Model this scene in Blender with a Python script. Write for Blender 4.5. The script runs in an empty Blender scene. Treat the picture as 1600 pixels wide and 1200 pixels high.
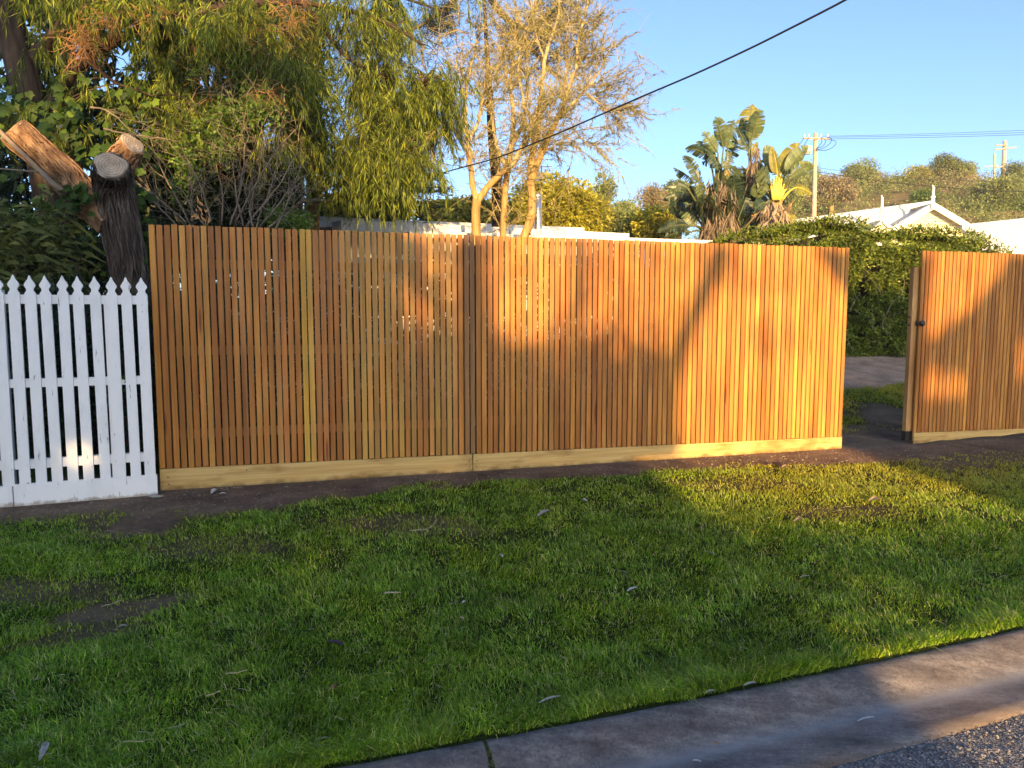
import bpy, math, random
import numpy as np
from mathutils import Vector, Matrix

random.seed(7)
rng = np.random.default_rng(11)
sc = bpy.context.scene
COL = sc.collection

# ------------------------------------------------------------------ camera
CAM_H = 1.31
PITCH = math.radians(5.30)
FPX = 1110.0
cam = bpy.data.cameras.new('camera')
cam.sensor_width = 36.0
cam.lens = FPX / 1600 * 36
cam.clip_start = 0.05
cam.clip_end = 2000
camo = bpy.data.objects.new('camera', cam)
COL.objects.link(camo)
camo.location = (0, 0, CAM_H)
camo.rotation_euler = (math.radians(90) - PITCH, 0, 0)
sc.camera = camo
CP, SP = math.cos(PITCH), math.sin(PITCH)

# ------------------------------------------------------------------ light
SUN_EL = 9.0
SUN_AZ_X = 0.12           # light travels along (-SUN_AZ_X, 1)
TEL = math.tan(math.radians(SUN_EL))
w = bpy.data.worlds.new('World')
sc.world = w
w.use_nodes = True
nt = w.node_tree
nt.nodes.clear()
wo = nt.nodes.new('ShaderNodeOutputWorld')
bg = nt.nodes.new('ShaderNodeBackground')
sky = nt.nodes.new('ShaderNodeTexSky')
sky.sky_type = 'NISHITA'
sky.sun_disc = False
sky.sun_elevation = math.radians(SUN_EL)
# direction towards the sun is (+SUN_AZ_X, -1): rotation measured clockwise from +Y
sky.sun_rotation = math.atan2(SUN_AZ_X, -1.0)
sky.altitude = 0
sky.air_density = 0.68
sky.dust_density = 1.7
sky.ozone_density = 2.5
bg.inputs['Strength'].default_value = 0.15
nt.links.new(sky.outputs[0], bg.inputs['Color'])
nt.links.new(bg.outputs[0], wo.inputs['Surface'])
sl = bpy.data.lights.new('sun', 'SUN')
sl.energy = 4.5
sl.angle = math.radians(0.6)
sl.color = (1.0, 0.62, 0.25)
so = bpy.data.objects.new('sun', sl)
COL.objects.link(so)
so.rotation_euler = Vector((-SUN_AZ_X, 1.0, -TEL)).to_track_quat('-Z', 'Y').to_euler()
sc.view_settings.view_transform = 'Standard'
sc.view_settings.look = 'None'
sc.view_settings.exposure = 1.5
sc.view_settings.gamma = 1.0
sc.view_settings.use_curve_mapping = False
sc.cycles.max_bounces = 6
sc.cycles.diffuse_bounces = 3
sc.cycles.transparent_max_bounces = 8
sc.cycles.use_denoising = True

# ------------------------------------------------------------------ pixel helpers
def ray(px, py):
    u = (px - 800) / FPX
    v = (py - 600) / FPX
    return np.array([u, CP - v * SP, -SP - v * CP])

def at(px, py, Y):
    d = ray(px, py)
    t = Y / d[1]
    return np.array([d[0] * t, Y, CAM_H + d[2] * t])

def onplane(px, py, z):
    d = ray(px, py)
    t = (z - CAM_H) / d[2]
    return np.array([d[0] * t, d[1] * t, z])

# ------------------------------------------------------------------ value noise
_perm = rng.permutation(4096)
_vals = rng.random(4096)
def vnoise(x, y, z=0.0):
    x = np.asarray(x, float); y = np.asarray(y, float); z = np.zeros_like(x) + z
    xi = np.floor(x).astype(int); yi = np.floor(y).astype(int); zi = np.floor(z).astype(int)
    xf = x - xi; yf = y - yi; zf = z - zi
    xf = xf * xf * (3 - 2 * xf); yf = yf * yf * (3 - 2 * yf); zf = zf * zf * (3 - 2 * zf)
    def h(a, b, c):
        return _vals[(_perm[(a + _perm[(b + _perm[c & 4095]) & 4095]) & 4095]) & 4095]
    r = 0
    for dx in (0, 1):
        for dy in (0, 1):
            for dz in (0, 1):
                wgt = (xf if dx else 1 - xf) * (yf if dy else 1 - yf) * (zf if dz else 1 - zf)
                r = r + wgt * h(xi + dx, yi + dy, zi + dz)
    return r
def fbm(x, y, z=0.0, o=4):
    r = 0; a = 0.5; s = 0
    for k in range(o):
        r = r + a * vnoise(np.asarray(x) * 2 ** k + 17 * k, np.asarray(y) * 2 ** k + 31 * k, np.asarray(z) * 2 ** k)
        s += a; a *= 0.5
    return r / s
def smooth(a, b, x):
    t = np.clip((np.asarray(x, float) - a) / (b - a), 0, 1)
    return t * t * (3 - 2 * t)

# ------------------------------------------------------------------ mesh builder
class MB:
    def __init__(s):
        s.v = []; s.q = []; s.t = []; s.n = 0; s.uv = []
    def add(s, v, q=None, t=None):
        v = np.asarray(v, float).reshape(-1, 3)
        if q is not None and len(q): s.q.append(np.asarray(q, int).reshape(-1, 4) + s.n)
        if t is not None and len(t): s.t.append(np.asarray(t, int).reshape(-1, 3) + s.n)
        s.v.append(v); s.n += len(v)
    def box(s, lo, hi, M=None):
        x0, y0, z0 = lo; x1, y1, z1 = hi
        v = np.array([[x0,y0,z0],[x1,y0,z0],[x1,y1,z0],[x0,y1,z0],[x0,y0,z1],[x1,y0,z1],[x1,y1,z1],[x0,y1,z1]], float)
        if M is not None: v = v @ np.array(M[0]).T + np.array(M[1])
        s.add(v, [[0,3,2,1],[4,5,6,7],[0,1,5,4],[1,2,6,5],[2,3,7,6],[3,0,4,7]])
    def tube(s, pts, rad, sides=6, cap=True, disp=None):
        pts = np.asarray(pts, float); n = len(pts)
        rad = np.broadcast_to(np.asarray(rad, float), (n,))
        tg = np.gradient(pts, axis=0)
        tg /= np.linalg.norm(tg, axis=1)[:, None] + 1e-12
        ref = np.array([0, 0, 1.0]) if abs(tg[0][2]) < 0.9 else np.array([1.0, 0, 0])
        a = np.cross(tg, ref); a /= np.linalg.norm(a, axis=1)[:, None] + 1e-9
        for i in range(1, n):          # keep the frame from flipping
            ai = a[i - 1] - tg[i] * np.dot(a[i - 1], tg[i]); a[i] = ai / (np.linalg.norm(ai) + 1e-9)
        b = np.cross(tg, a)
        th = np.linspace(0, 2 * np.pi, sides, endpoint=False)
        R = rad[:, None] * (np.ones((n, sides)) if disp is None else disp)
        v = pts[:, None, :] + R[..., None] * (np.cos(th)[None, :, None] * a[:, None, :] + np.sin(th)[None, :, None] * b[:, None, :])
        i = np.arange(n - 1)[:, None] * sides; j = np.arange(sides)[None, :]; j2 = (j + 1) % sides
        q = np.stack([i + j, i + j2, i + sides + j2, i + sides + j], -1).reshape(-1, 4)
        t = []
        vv = v.reshape(-1, 3)
        if cap:
            vv = np.vstack([vv, pts[0], pts[-1]])
            c0 = n * sides; c1 = c0 + 1
            jj = np.arange(sides); k2 = (jj + 1) % sides
            t = np.vstack([np.stack([np.full(sides, c0), k2, jj], -1), np.stack([np.full(sides, c1), (n - 1) * sides + jj, (n - 1) * sides + k2], -1)])
        s.add(vv, q, t)
        return v
    def mesh(s, name, mat, smooth_=False):
        me = bpy.data.meshes.new(name)
        v = np.vstack(s.v) if s.v else np.zeros((0, 3))
        q = np.vstack(s.q) if s.q else np.zeros((0, 4), int)
        t = np.vstack(s.t) if s.t else np.zeros((0, 3), int)
        me.vertices.add(len(v)); me.vertices.foreach_set('co', v.ravel())
        nl = len(q) * 4 + len(t) * 3
        me.loops.add(nl)
        me.loops.foreach_set('vertex_index', np.concatenate([q.ravel(), t.ravel()]).astype(np.int32))
        me.polygons.add(len(q) + len(t))
        st = np.concatenate([np.arange(len(q)) * 4, len(q) * 4 + np.arange(len(t)) * 3]).astype(np.int32)
        me.polygons.foreach_set('loop_start', st)
        me.polygons.foreach_set('use_smooth', np.full(len(st), bool(smooth_)))
        me.update(calc_edges=True)
        if mat is not None: me.materials.append(mat)
        return me
    def obj(s, name, mat, parent=None, smooth_=False):
        o = bpy.data.objects.new(name, s.mesh(name, mat, smooth_))
        COL.objects.link(o)
        if parent is not None:
            o.parent = parent
            o.matrix_parent_inverse = Matrix.Translation(-Vector(parent.location)) if parent.location.length > 0 else Matrix()
        return o

def tag(o, label=None, cat=None, group=None, kind=None):
    if label: o['label'] = label
    if cat: o['category'] = cat
    if group: o['group'] = group
    if kind: o['kind'] = kind
    return o
def thing(name, label, cat, loc=(0, 0, 0), group=None):
    o = bpy.data.objects.new(name, None)
    o.empty_display_size = 0.1
    COL.objects.link(o)
    o.location = [float(c) for c in loc]
    return tag(o, label, cat, group)
def put(name, me, parent, M):
    o = bpy.data.objects.new(name, me)
    COL.objects.link(o)
    if parent is not None:
        o.parent = parent
        M = Matrix.Translation(-Vector(parent.location)) @ M
    o.matrix_local = M
    return o

# ------------------------------------------------------------------ materials
class NT:
    def __init__(s, name):
        s.m = bpy.data.materials.new(name); s.m.use_nodes = True
        s.t = s.m.node_tree; s.t.nodes.clear()
        s.out = s.t.nodes.new('ShaderNodeOutputMaterial')
    def n(s, typ, **kw):
        x = s.t.nodes.new('ShaderNode' + typ)
        for k, v in kw.items():
            if k.startswith('_'): setattr(x, k[1:], v)
            else: x.inputs[k.replace('__', ' ')].default_value = v
        return x
    def l(s, a, b): s.t.links.new(a, b)
    def ramp(s, fac, stops):
        r = s.t.nodes.new('ShaderNodeValToRGB')
        e = r.color_ramp.elements
        while len(e) < len(stops): e.new(0.5)
        for i, (p, c) in enumerate(stops):
            e[i].position = p; e[i].color = (*c, 1) if len(c) == 3 else c
        s.l(fac, r.inputs[0])
        return r.outputs[0]
    def mix(s, fac, a, b, mode='MIX'):
        x = s.t.nodes.new('ShaderNodeMix'); x.data_type = 'RGBA'; x.blend_type = mode
        for v, i in ((fac, 0), (a, 6), (b, 7)):
            if isinstance(v, (int, float)): x.inputs[i].default_value = v
            elif isinstance(v, tuple): x.inputs[i].default_value = (*v, 1)
            else: s.l(v, x.inputs[i])
        return x.outputs[2]
    def noise(s, vec, scale, detail=4, rough=0.55, scalevec=None):
        if scalevec is not None:
            m = s.n('Mapping'); m.inputs['Scale'].default_value = scalevec
            s.l(vec, m.inputs['Vector']); vec = m.outputs[0]
        x = s.n('TexNoise'); x.inputs['Scale'].default_value = scale
        x.inputs['Detail'].default_value = detail; x.inputs['Roughness'].default_value = rough
        s.l(vec, x.inputs['Vector'])
        return x.outputs['Fac']
    def pos(s): return s.n('NewGeometry').outputs['Position']
    def bump(s, h, strength, dist):
        b = s.n('Bump'); b.inputs['Strength'].default_value = strength; b.inputs['Distance'].default_value = dist
        s.l(h, b.inputs['Height']); return b.outputs[0]
    def pbsdf(s, col, rough=0.8, bump=None, spec=0.3, metal=0.0):
        p = s.n('BsdfPrincipled')
        if isinstance(col, tuple): p.inputs['Base Color'].default_value = (*col, 1)
        else: s.l(col, p.inputs['Base Color'])
        if isinstance(rough, (int, float)): p.inputs['Roughness'].default_value = rough
        else: s.l(rough, p.inputs['Roughness'])
        p.inputs['Specular IOR Level'].default_value = spec
        p.inputs['Metallic'].default_value = metal
        if bump is not None: s.l(bump, p.inputs['Normal'])
        return p
    def done(s, sh): s.l(sh, s.out.inputs['Surface']); return s.m

def leafmat(name, c1, c2, c3=None, transl=0.3, rough=0.5, clump=1.2, spec=0.3):
    m = NT(name)
    g = m.n('NewGeometry')
    c3 = c3 or c2
    col = m.ramp(g.outputs['Random Per Island'], [(0.0, c1), (0.55, c2), (1.0, c3)])
    nz = m.noise(g.outputs['Position'], clump, 2)
    f = m.ramp(nz, [(0.35, (0.66,) * 3), (0.65, (1.25,) * 3)])
    col = m.mix(1.0, col, f, 'MULTIPLY')
    p = m.pbsdf(col, rough, spec=spec)
    t = m.n('BsdfTranslucent')
    m.l(m.mix(1.0, col, (1.3, 1.25, 0.6), 'MULTIPLY'), t.inputs['Color'])
    ms = m.n('MixShader', Fac=transl)
    m.l(p.outputs[0], ms.inputs[1]); m.l(t.outputs[0], ms.inputs[2])
    return m.done(ms.outputs[0])

def simple(name, col, rough=0.7, nscale=6, amt=0.25, bump=0.0, bd=0.01, spec=0.3, metal=0.0):
    m = NT(name)
    P = m.pos()
    nz = m.noise(P, nscale, 5)
    f = m.ramp(nz, [(0.3, (1 - amt,) * 3), (0.7, (1 + amt,) * 3)])
    c = m.mix(1.0, col, f, 'MULTIPLY')
    b = m.bump(m.noise(P, nscale * 6, 4), bump, bd) if bump else None
    return m.done(m.pbsdf(c, rough, b, spec, metal).outputs[0])

def barkmat(name, c1, c2, scale=9.0, axis=(1, 1, 0.16), bump=0.6):
    m = NT(name)
    P = m.pos()
    n1 = m.noise(P, scale, 6, 0.65, axis)
    n2 = m.noise(P, 2.3, 3)
    c = m.ramp(n1, [(0.32, tuple(x * 0.45 for x in c1)), (0.5, c1), (0.72, c2)])
    c = m.mix(1.0, c, m.ramp(n2, [(0.3, (0.75,) * 3), (0.7, (1.15,) * 3)]), 'MULTIPLY')
    return m.done(m.pbsdf(c, 0.85, m.bump(n1, bump, 0.012), 0.2).outputs[0])

def woodmat():
    m = NT('timber_oiled')
    oi = m.n('ObjectInfo')
    tc = m.n('TexCoord')
    off = m.n('VectorMath', _operation='SCALE'); off.inputs[3].default_value = 1.0
    cmb = m.n('CombineXYZ')
    mul = m.n('Math', _operation='MULTIPLY'); mul.inputs[1].default_value = 37.0
    m.l(oi.outputs['Random'], mul.inputs[0])
    for i in range(3): m.l(mul.outputs[0], cmb.inputs[i])
    add = m.n('VectorMath', _operation='ADD')
    m.l(tc.outputs['Object'], add.inputs[0]); m.l(cmb.outputs[0], add.inputs[1])
    V = add.outputs[0]
    grain = m.noise(V, 60, 5, 0.6, (1.0, 1.0, 0.035))
    streak = m.noise(V, 9, 4, 0.6, (1.0, 1.0, 0.12))
    blot = m.noise(V, 1.7, 3, 0.5)
    knot = m.n('TexVoronoi'); knot.inputs['Scale'].default_value = 2.3
    mp = m.n('Mapping'); mp.inputs['Scale'].default_value = (3.0, 1.0, 0.55); m.l(V, mp.inputs[0]); m.l(mp.outputs[0], knot.inputs['Vector'])
    c = m.mix(1.0, oi.outputs['Color'], m.ramp(grain, [(0.3, (0.80, 0.76, 0.72)), (0.6, (1.07, 1.07, 1.07))]), 'MULTIPLY')
    c = m.mix(1.0, c, m.ramp(streak, [(0.36, (0.78, 0.70, 0.62)), (0.52, (1, 1, 1)), (0.75, (1.16, 1.12, 1.05))]), 'MULTIPLY')
    c = m.mix(1.0, c, m.ramp(blot, [(0.3, (0.66, 0.60, 0.55)), (0.65, (1.12, 1.12, 1.12))]), 'MULTIPLY')
    c = m.mix(1.0, c, m.ramp(knot.outputs['Distance'], [(0.0, (0.35, 0.24, 0.16)), (0.05, (0.55, 0.42, 0.34)), (0.085, (1, 1, 1))]), 'MULTIPLY')
    return m.done(m.pbsdf(c, 0.55, m.bump(grain, 0.25, 0.002), 0.35).outputs[0])

def plinthmat():
    m = NT('treated_pine')
    tc = m.n('TexCoord'); V = tc.outputs['Object']
    grain = m.noise(V, 26, 5, 0.6, (0.05, 1, 1.6))
    blot = m.noise(V, 2.6, 4, 0.6, (0.6, 1, 2.2))
    ring = m.n('TexVoronoi'); ring.inputs['Scale'].default_value = 3.0
    mp = m.n('Mapping'); mp.inputs['Scale'].default_value = (0.62, 1, 1.5); m.l(V, mp.inputs[0]); m.l(mp.outputs[0], ring.inputs['Vector'])
    c = m.ramp(grain, [(0.3, (0.44, 0.27, 0.09)), (0.55, (0.58, 0.40, 0.15)), (0.8, (0.66, 0.48, 0.21))])
    c = m.mix(1.0, c, m.ramp(blot, [(0.36, (0.60, 0.50, 0.36)), (0.5, (1, 1, 1)), (0.8, (1.08, 1.08, 1.02))]), 'MULTIPLY')
    c = m.mix(1.0, c, m.ramp(ring.outputs['Distance'], [(0.0, (0.22, 0.15, 0.09)), (0.05, (0.40, 0.30, 0.20)), (0.10, (0.80, 0.66, 0.48)), (0.20, (1, 1, 1))]), 'MULTIPLY')
    # soil splash at the lower edge
    sx = m.n('SeparateXYZ'); m.l(m.pos(), sx.inputs[0])
    sub = m.n('Math', _operation='MULTIPLY_ADD'); sub.inputs[1].default_value = 0.09; m.l(m.noise(m.pos(), 9, 4), sub.inputs[0]); m.l(sx.outputs[2], sub.inputs[2])
    d = m.ramp(sub.outputs[0], [(0.045, (0.42, 0.36, 0.32)), (0.075, (1, 1, 1))])
    c = m.mix(1.0, c, d, 'MULTIPLY')
    return m.done(m.pbsdf(c, 0.7, m.bump(grain, 0.3, 0.003), 0.25).outputs[0])

def whitepaint():
    m = NT('white_paint')
    P = m.pos()
    n1 = m.noise(P, 7, 5, 0.6, (1, 1, 0.4)); n2 = m.noise(P, 40, 4, 0.6, (1, 1, 0.15))
    c = m.ramp(n1, [(0.25, (0.74, 0.75, 0.75)), (0.5, (0.84, 0.85, 0.86)), (0.8, (0.87, 0.88, 0.89))])
    ch = m.ramp(n2, [(0.30, (0.42, 0.39, 0.35)), (0.345, (1, 1, 1))])
    c = m.mix(1.0, c, ch, 'MULTIPLY')
    sx = m.n('SeparateXYZ'); m.l(P, sx.inputs[0])
    add = m.n('Math', _operation='MULTIPLY_ADD'); add.inputs[1].default_value = 0.12; m.l(m.noise(P, 14, 5, 0.7), add.inputs[0]); m.l(sx.outputs[2], add.inputs[2])
    c = m.mix(1.0, c, m.ramp(add.outputs[0], [(0.06, (0.5, 0.44, 0.36)), (0.085, (1, 1, 1))]), 'MULTIPLY')
    return m.done(m.pbsdf(c, 0.5, m.bump(n2, 0.15, 0.002), 0.4).outputs[0])

M_WOOD = woodmat(); M_PINE = plinthmat(); M_WHITE = whitepaint()
M_RAIL = simple('rail_timber', (0.22, 0.13, 0.06), 0.8, 8, 0.25)
M_BLACK = simple('black_metal', (0.02, 0.018, 0.017), 0.4, 20, 0.2, spec=0.5)
M_NAIL = simple('nail_dark', (0.05, 0.035, 0.025), 0.6, 20, 0.2)

# ------------------------------------------------------------------ ground
FX, FY, FA = -2.686, 5.342, math.radians(16.38)
FD = np.array([math.cos(FA), math.sin(FA)]); FN = np.array([math.sin(FA), -math.cos(FA)])   # FN points to the camera
FL = 6.271
KPX = [(555, 1200), (750, 1161), (1000, 1113), (1250, 1064), (1400, 1031), (1600, 985)]
KP = np.array([onplane(x, y, -0.10)[:2] for x, y in KPX])
kd = KP[-1] - KP[1]; kd /= np.linalg.norm(kd)
kfit = np.polyfit(KP[:, 0], KP[:, 1], 2)
def kerbY(x):
    x = np.asarray(x, float); xc = np.clip(x, -0.6, 2.6)
    y = np.polyval(kfit, xc); s = np.polyval(np.polyder(kfit), xc)
    return y + s * (x - xc)
def fdist(X, Y):            # signed distance in front of the fence line (towards the camera)
    return (X - FX) * FN[0] + (Y - FY) * FN[1]
def gz(X, Y):
    X = np.asarray(X, float); Y = np.asarray(Y, float)
    f = fdist(X, Y)
    k = (Y - kerbY(X)) * 0.94
    front = -0.10 * smooth(0.0, 1.0, f / np.maximum(f + k, 0.5))
    front = np.where(f > 0, -0.10 * np.clip(f / np.maximum(f + np.maximum(k, 0), 0.3), 0, 1), 0)
    b = -f
    back = 0.17 * smooth(0.3, 2.2, b) + 0.50 * smooth(1.2, 5.8, b) + 0.5 * smooth(7, 18, b)
    bumps = (fbm(X * 1.3, Y * 1.3, 3.0) - 0.5) * 0.05 * smooth(0.15, 0.6, np.abs(f)) * smooth(0.05, 0.4, k)
    return np.where(f > 0, front, back) + bumps
def dirtmask(X, Y):
    X = np.asarray(X, float); Y = np.asarray(Y, float)
    f = fdist(X, Y)
    n = fbm(X * 1.1, Y * 1.6, 9.0, 5); n2 = fbm(X * 5, Y * 5, 2.0, 3)
    wdt = 0.42 + 0.42 * (n - 0.35) + 0.28 * np.exp(-((X + 1.9) / 0.8) ** 2) + 0.12 * smooth(2.0, 3.2, X)
    d = 1 - smooth(wdt - 0.10, wdt + 0.16, np.abs(f) + (n2 - 0.5) * 0.28)
    d = np.where(f < -0.8, 0, d)
    def blob(px, py, rx, ry, amt, ang=0):
        c = onplane(px, py, -0.05)
        dx = X - c[0]; dy = Y - c[1]
        a = dx * math.cos(ang) + dy * math.sin(ang); b = -dx * math.sin(ang) + dy * math.cos(ang)
        return amt * (1 - smooth(0.5, 1.25, np.sqrt((a / rx) ** 2 + (b / ry) ** 2) + (n2 - 0.5) * 0.9))
    for a in ((225, 822, .34, .42, 1.0, 0), (60, 925, .38, .20, .62, 0), (205, 945, .34, .12, .8, .5), (120, 985, .30, .10, .55, .5), (640, 825, .6, .25, .5, 0),
              (1320, 800, .45, .20, .48, .1), (1150, 760, .6, .25, .4, 0), (1400, 690, .5, .5, .9, 0), (1390, 668, .5, .8, .9, 0), (330, 860, .6, .25, .45, 0), (30, 800, .3, .1, .2, 0)):
        d = np.maximum(d, blob(*a))
    d = np.maximum(d, 0.75 * smooth(3.4, 4.0, X) * (1 - smooth(.7, 1.5, f)) * (f > -1.0))
    return np.clip(d, 0, 1)
def gravelmask(X, Y):
    f = -fdist(np.asarray(X, float), np.asarray(Y, float))
    return smooth(2.55, 2.85, f + (fbm(X * 2.2, Y * 2.2, 4.) - .5) * .6)

def groundmat():
    m = NT('ground_soil')
    P = m.pos()
    at_ = m.n('Attribute', _attribute_name='dirt'); ag = m.n('Attribute', _attribute_name='gravel')
    n1 = m.noise(P, 3.0, 6, 0.65); n2 = m.noise(P, 55, 5, 0.7); n3 = m.noise(P, 220, 3, 0.6)
    soil = m.ramp(n1, [(0.3, (0.145, 0.098, 0.070)), (0.5, (0.245, 0.172, 0.118)), (0.72, (0.38, 0.275, 0.19))])
    soil = m.mix(1.0, soil, m.ramp(n2, [(0.3, (0.6,) * 3), (0.7, (1.35,) * 3)]), 'MULTIPLY')
    turf = m.ramp(n2, [(0.3, (0.025, 0.035, 0.008)), (0.7, (0.075, 0.10, 0.02))])
    grav = m.ramp(m.mix(0.5, n2, n3), [(0.40, (0.34, 0.24, 0.17)), (0.60, (0.80, 0.62, 0.48))])
    c = m.mix(at_.outputs['Fac'], turf, soil)
    grav = m.mix(1.0, grav, m.ramp(n1, [(0.35, (.72, .66, .62)), (0.65, (1.15, 1.1, 1.05))]), 'MULTIPLY')
    c = m.mix(ag.outputs['Fac'], c, grav)
    h = m.mix(0.5, n2, n3)
    return m.done(m.pbsdf(c, 0.95, m.bump(h, 1.0, 0.035), 0.1).outputs[0])
M_GROUND = groundmat()

def grid_obj(name, xs, ys, zf, mat, attrs=None, warp=None):
    X, Y = np.meshgrid(xs, ys)
    if warp is not None: X, Y = warp(X, Y)
    Z = zf(X, Y)
    nx, ny = len(xs), len(ys)
    v = np.stack([X.ravel(), Y.ravel(), Z.ravel()], 1)
    i = (np.arange(ny - 1)[:, None] * nx + np.arange(nx - 1)[None, :]).ravel()
    mb = MB(); mb.add(v, np.stack([i, i + 1, i + nx + 1, i + nx], 1))
    o = mb.obj(name, mat, None, True)
    for k, fn in (attrs or {}).items():
        a = o.data.attributes.new(k, 'FLOAT', 'POINT')
        a.data.foreach_set('value', fn(X, Y).ravel().astype(np.float32))
    return o
xs = np.concatenate([np.linspace(-160, -8, 20)[:-1], np.linspace(-8, 10, 300), np.linspace(10, 200, 24)[1:]])
# rows run from the kerb line (t=0) to far behind
ts = np.concatenate([np.linspace(0, 11, 210), np.linspace(11, 40, 24)[1:]])
def warpg(X, T):
    return X, kerbY(np.clip(X, -9, 11)) + T
g = grid_obj('ground', xs, ts, gz, M_GROUND, {'dirt': dirtmask, 'gravel': gravelmask}, warpg)
tag(g, kind='structure')

# hill
def hz(X, Y):
    r = smooth(24, 60, X + 0.25 * (Y - 40)) * 0.0
    px = X / np.maximum(Y, 1) * FPX + 800
    prof = smooth(900, 1250, px)
    base = 1.2 + 0.0 * X
    return base + prof * (16.2 * smooth(38, 96, Y)) + 5 * smooth(105, 190, Y) * prof + (fbm(X * .06, Y * .06, 1.) - .5) * 2.5 * smooth(42, 60, Y)
M_HILL = simple('dry_hill', (0.16, 0.125, 0.055), 0.95, 0.4, 0.4, 0.5, 0.2, 0.1)
hl = grid_obj('hill', np.linspace(-160, 240, 120), np.linspace(38, 420, 110), hz, M_HILL)
tag(hl, kind='structure')

# kerb
def kerbmat():
    m = NT('kerb_concrete')
    P = m.pos()
    n1 = m.noise(P, 9, 8, 0.78, (.45, 1.2, 1.2)); n2 = m.noise(P, 90, 5, 0.8); n3 = m.noise(P, 1.8, 4, 0.6); n4 = m.noise(P, 260, 2)
    c = m.ramp(n1, [(0.34, (0.075, 0.066, 0.064)), (0.5, (0.145, 0.130, 0.126)), (0.66, (0.27, 0.245, 0.23))])
    c = m.mix(1.0, c, m.ramp(n2, [(0.3, (0.7,) * 3), (0.7, (1.22,) * 3)]), 'MULTIPLY')
    c = m.mix(m.ramp(n3, [(0.55, (0, 0, 0)), (0.75, (0.6, 0.6, 0.6))]), c, (0.23, 0.165, 0.115))
    vo = m.n('TexVoronoi'); vo.inputs['Scale'].default_value = 120; m.l(P, vo.inputs['Vector'])
    c = m.mix(1.0, c, m.ramp(vo.outputs['Color'], [(0.10, (0.75, 0.74, 0.73)), (0.3, (0.97,) * 3), (0.8, (1.0,) * 3), (0.95, (1.25, 1.22, 1.2))]), 'MULTIPLY')
    at_ = m.n('Attribute', _attribute_name='wash')
    c = m.mix(at_.outputs['Fac'], c, (0.27, 0.28, 0.30))
    return m.done(m.pbsdf(c, 0.8, m.bump(m.mix(0.5, n2, n4), 0.5, 0.006), 0.3).outputs[0])
M_KERB = kerbmat()
PROF = [(-0.03, -0.30), (-0.028, -0.11), (-0.01, -0.097), (0.012, -0.094), (0.040, -0.100), (0.070, -0.112), (0.100, -0.127), (0.130, -0.143), (0.165, -0.157), (0.195, -0.163), (0.25, -0.163), (0.32, -0.160), (0.39, -0.156), (0.395, -0.30)]
kerb = thing('kerb', None, None, (0, 0, 0)); tag(kerb, kind='structure')
def kpt(x, off, z):
    y = float(kerbY(x)); s = (float(kerbY(x + .01)) - float(kerbY(x - .01))) / .02
    n = np.array([s, -1.0]) / math.hypot(s, 1)
    return np.array([x + n[0] * off, y + n[1] * off, z])
jx = onplane(757, 1162, -0.1)[0]
edges = [-9, -3.6 + jx + 1.2, jx, jx + 2.4 + .9, jx + 6.2, 12]
for a, b in zip(edges[:-1], edges[1:]):
    a2, b2 = a + .006, b - .006
    n = max(8, int((b2 - a2) / .05))
    V = []
    xsn = np.linspace(a2, b2, n)
    for x in xsn:
        for (o_, z_) in PROF:
            p = kpt(x, o_, z_)
            p[2] += (fbm(x * 9, o_ * 30, 1.) - .5) * .006 if -.02 < o_ < .385 else 0
            V.append(p)
    V = np.array(V); k = len(PROF)
    i = (np.arange(n - 1)[:, None] * k + np.arange(k - 1)[None, :]).ravel()
    mb = MB(); mb.add(V, np.vstack([np.stack([i, i + 1, i + k + 1, i + k], 1)]))
    for e in (0, n - 1):
        c = V[e * k:(e + 1) * k]
        mb.add(c, None, [[0, j, j + 1] if e else [0, j + 1, j] for j in range(1, k - 1)])
    o = mb.obj('kerb_segment', M_KERB, kerb, True)
    aw = o.data.attributes.new('wash', 'FLOAT', 'POINT')
    vv = np.vstack(mb.v)
    off = np.array([min(PROF, key=lambda q: abs(q[1] - z))[0] for z in vv[:, 2]])
    offk = np.concatenate([np.tile([q[0] for q in PROF], n), [q[0] for q in PROF] * 2])
    wv = np.exp(-((offk - .20) / .035) ** 2) * (0.35 + 0.5 * fbm(vv[:, 0] * 2, vv[:, 1] * 2, 5.))
    aw.data.foreach_set('value', wv.astype(np.float32))
# moss in the joint
M_MOSS = leafmat('moss', (.03, .05, .01), (.06, .10, .02), transl=0.1)
mb = MB()
for k in range(260):
    off = random.uniform(-.02, .30)
    z = np.interp(off, [q[0] for q in PROF[1:-1]], [q[1] for q in PROF[1:-1]])
    p = kpt(jx + random.gauss(0, .003), off, z - .006 + (0.006 * (0.05 < off < .12)))
    mb.tube([p, p + np.array([random.gauss(0, .003), random.gauss(0, .003), random.uniform(.004, .010)])], [.004, .001], 3)
o = mb.obj('moss', M_MOSS, kerb); o['kind'] = 'stuff'

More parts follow.
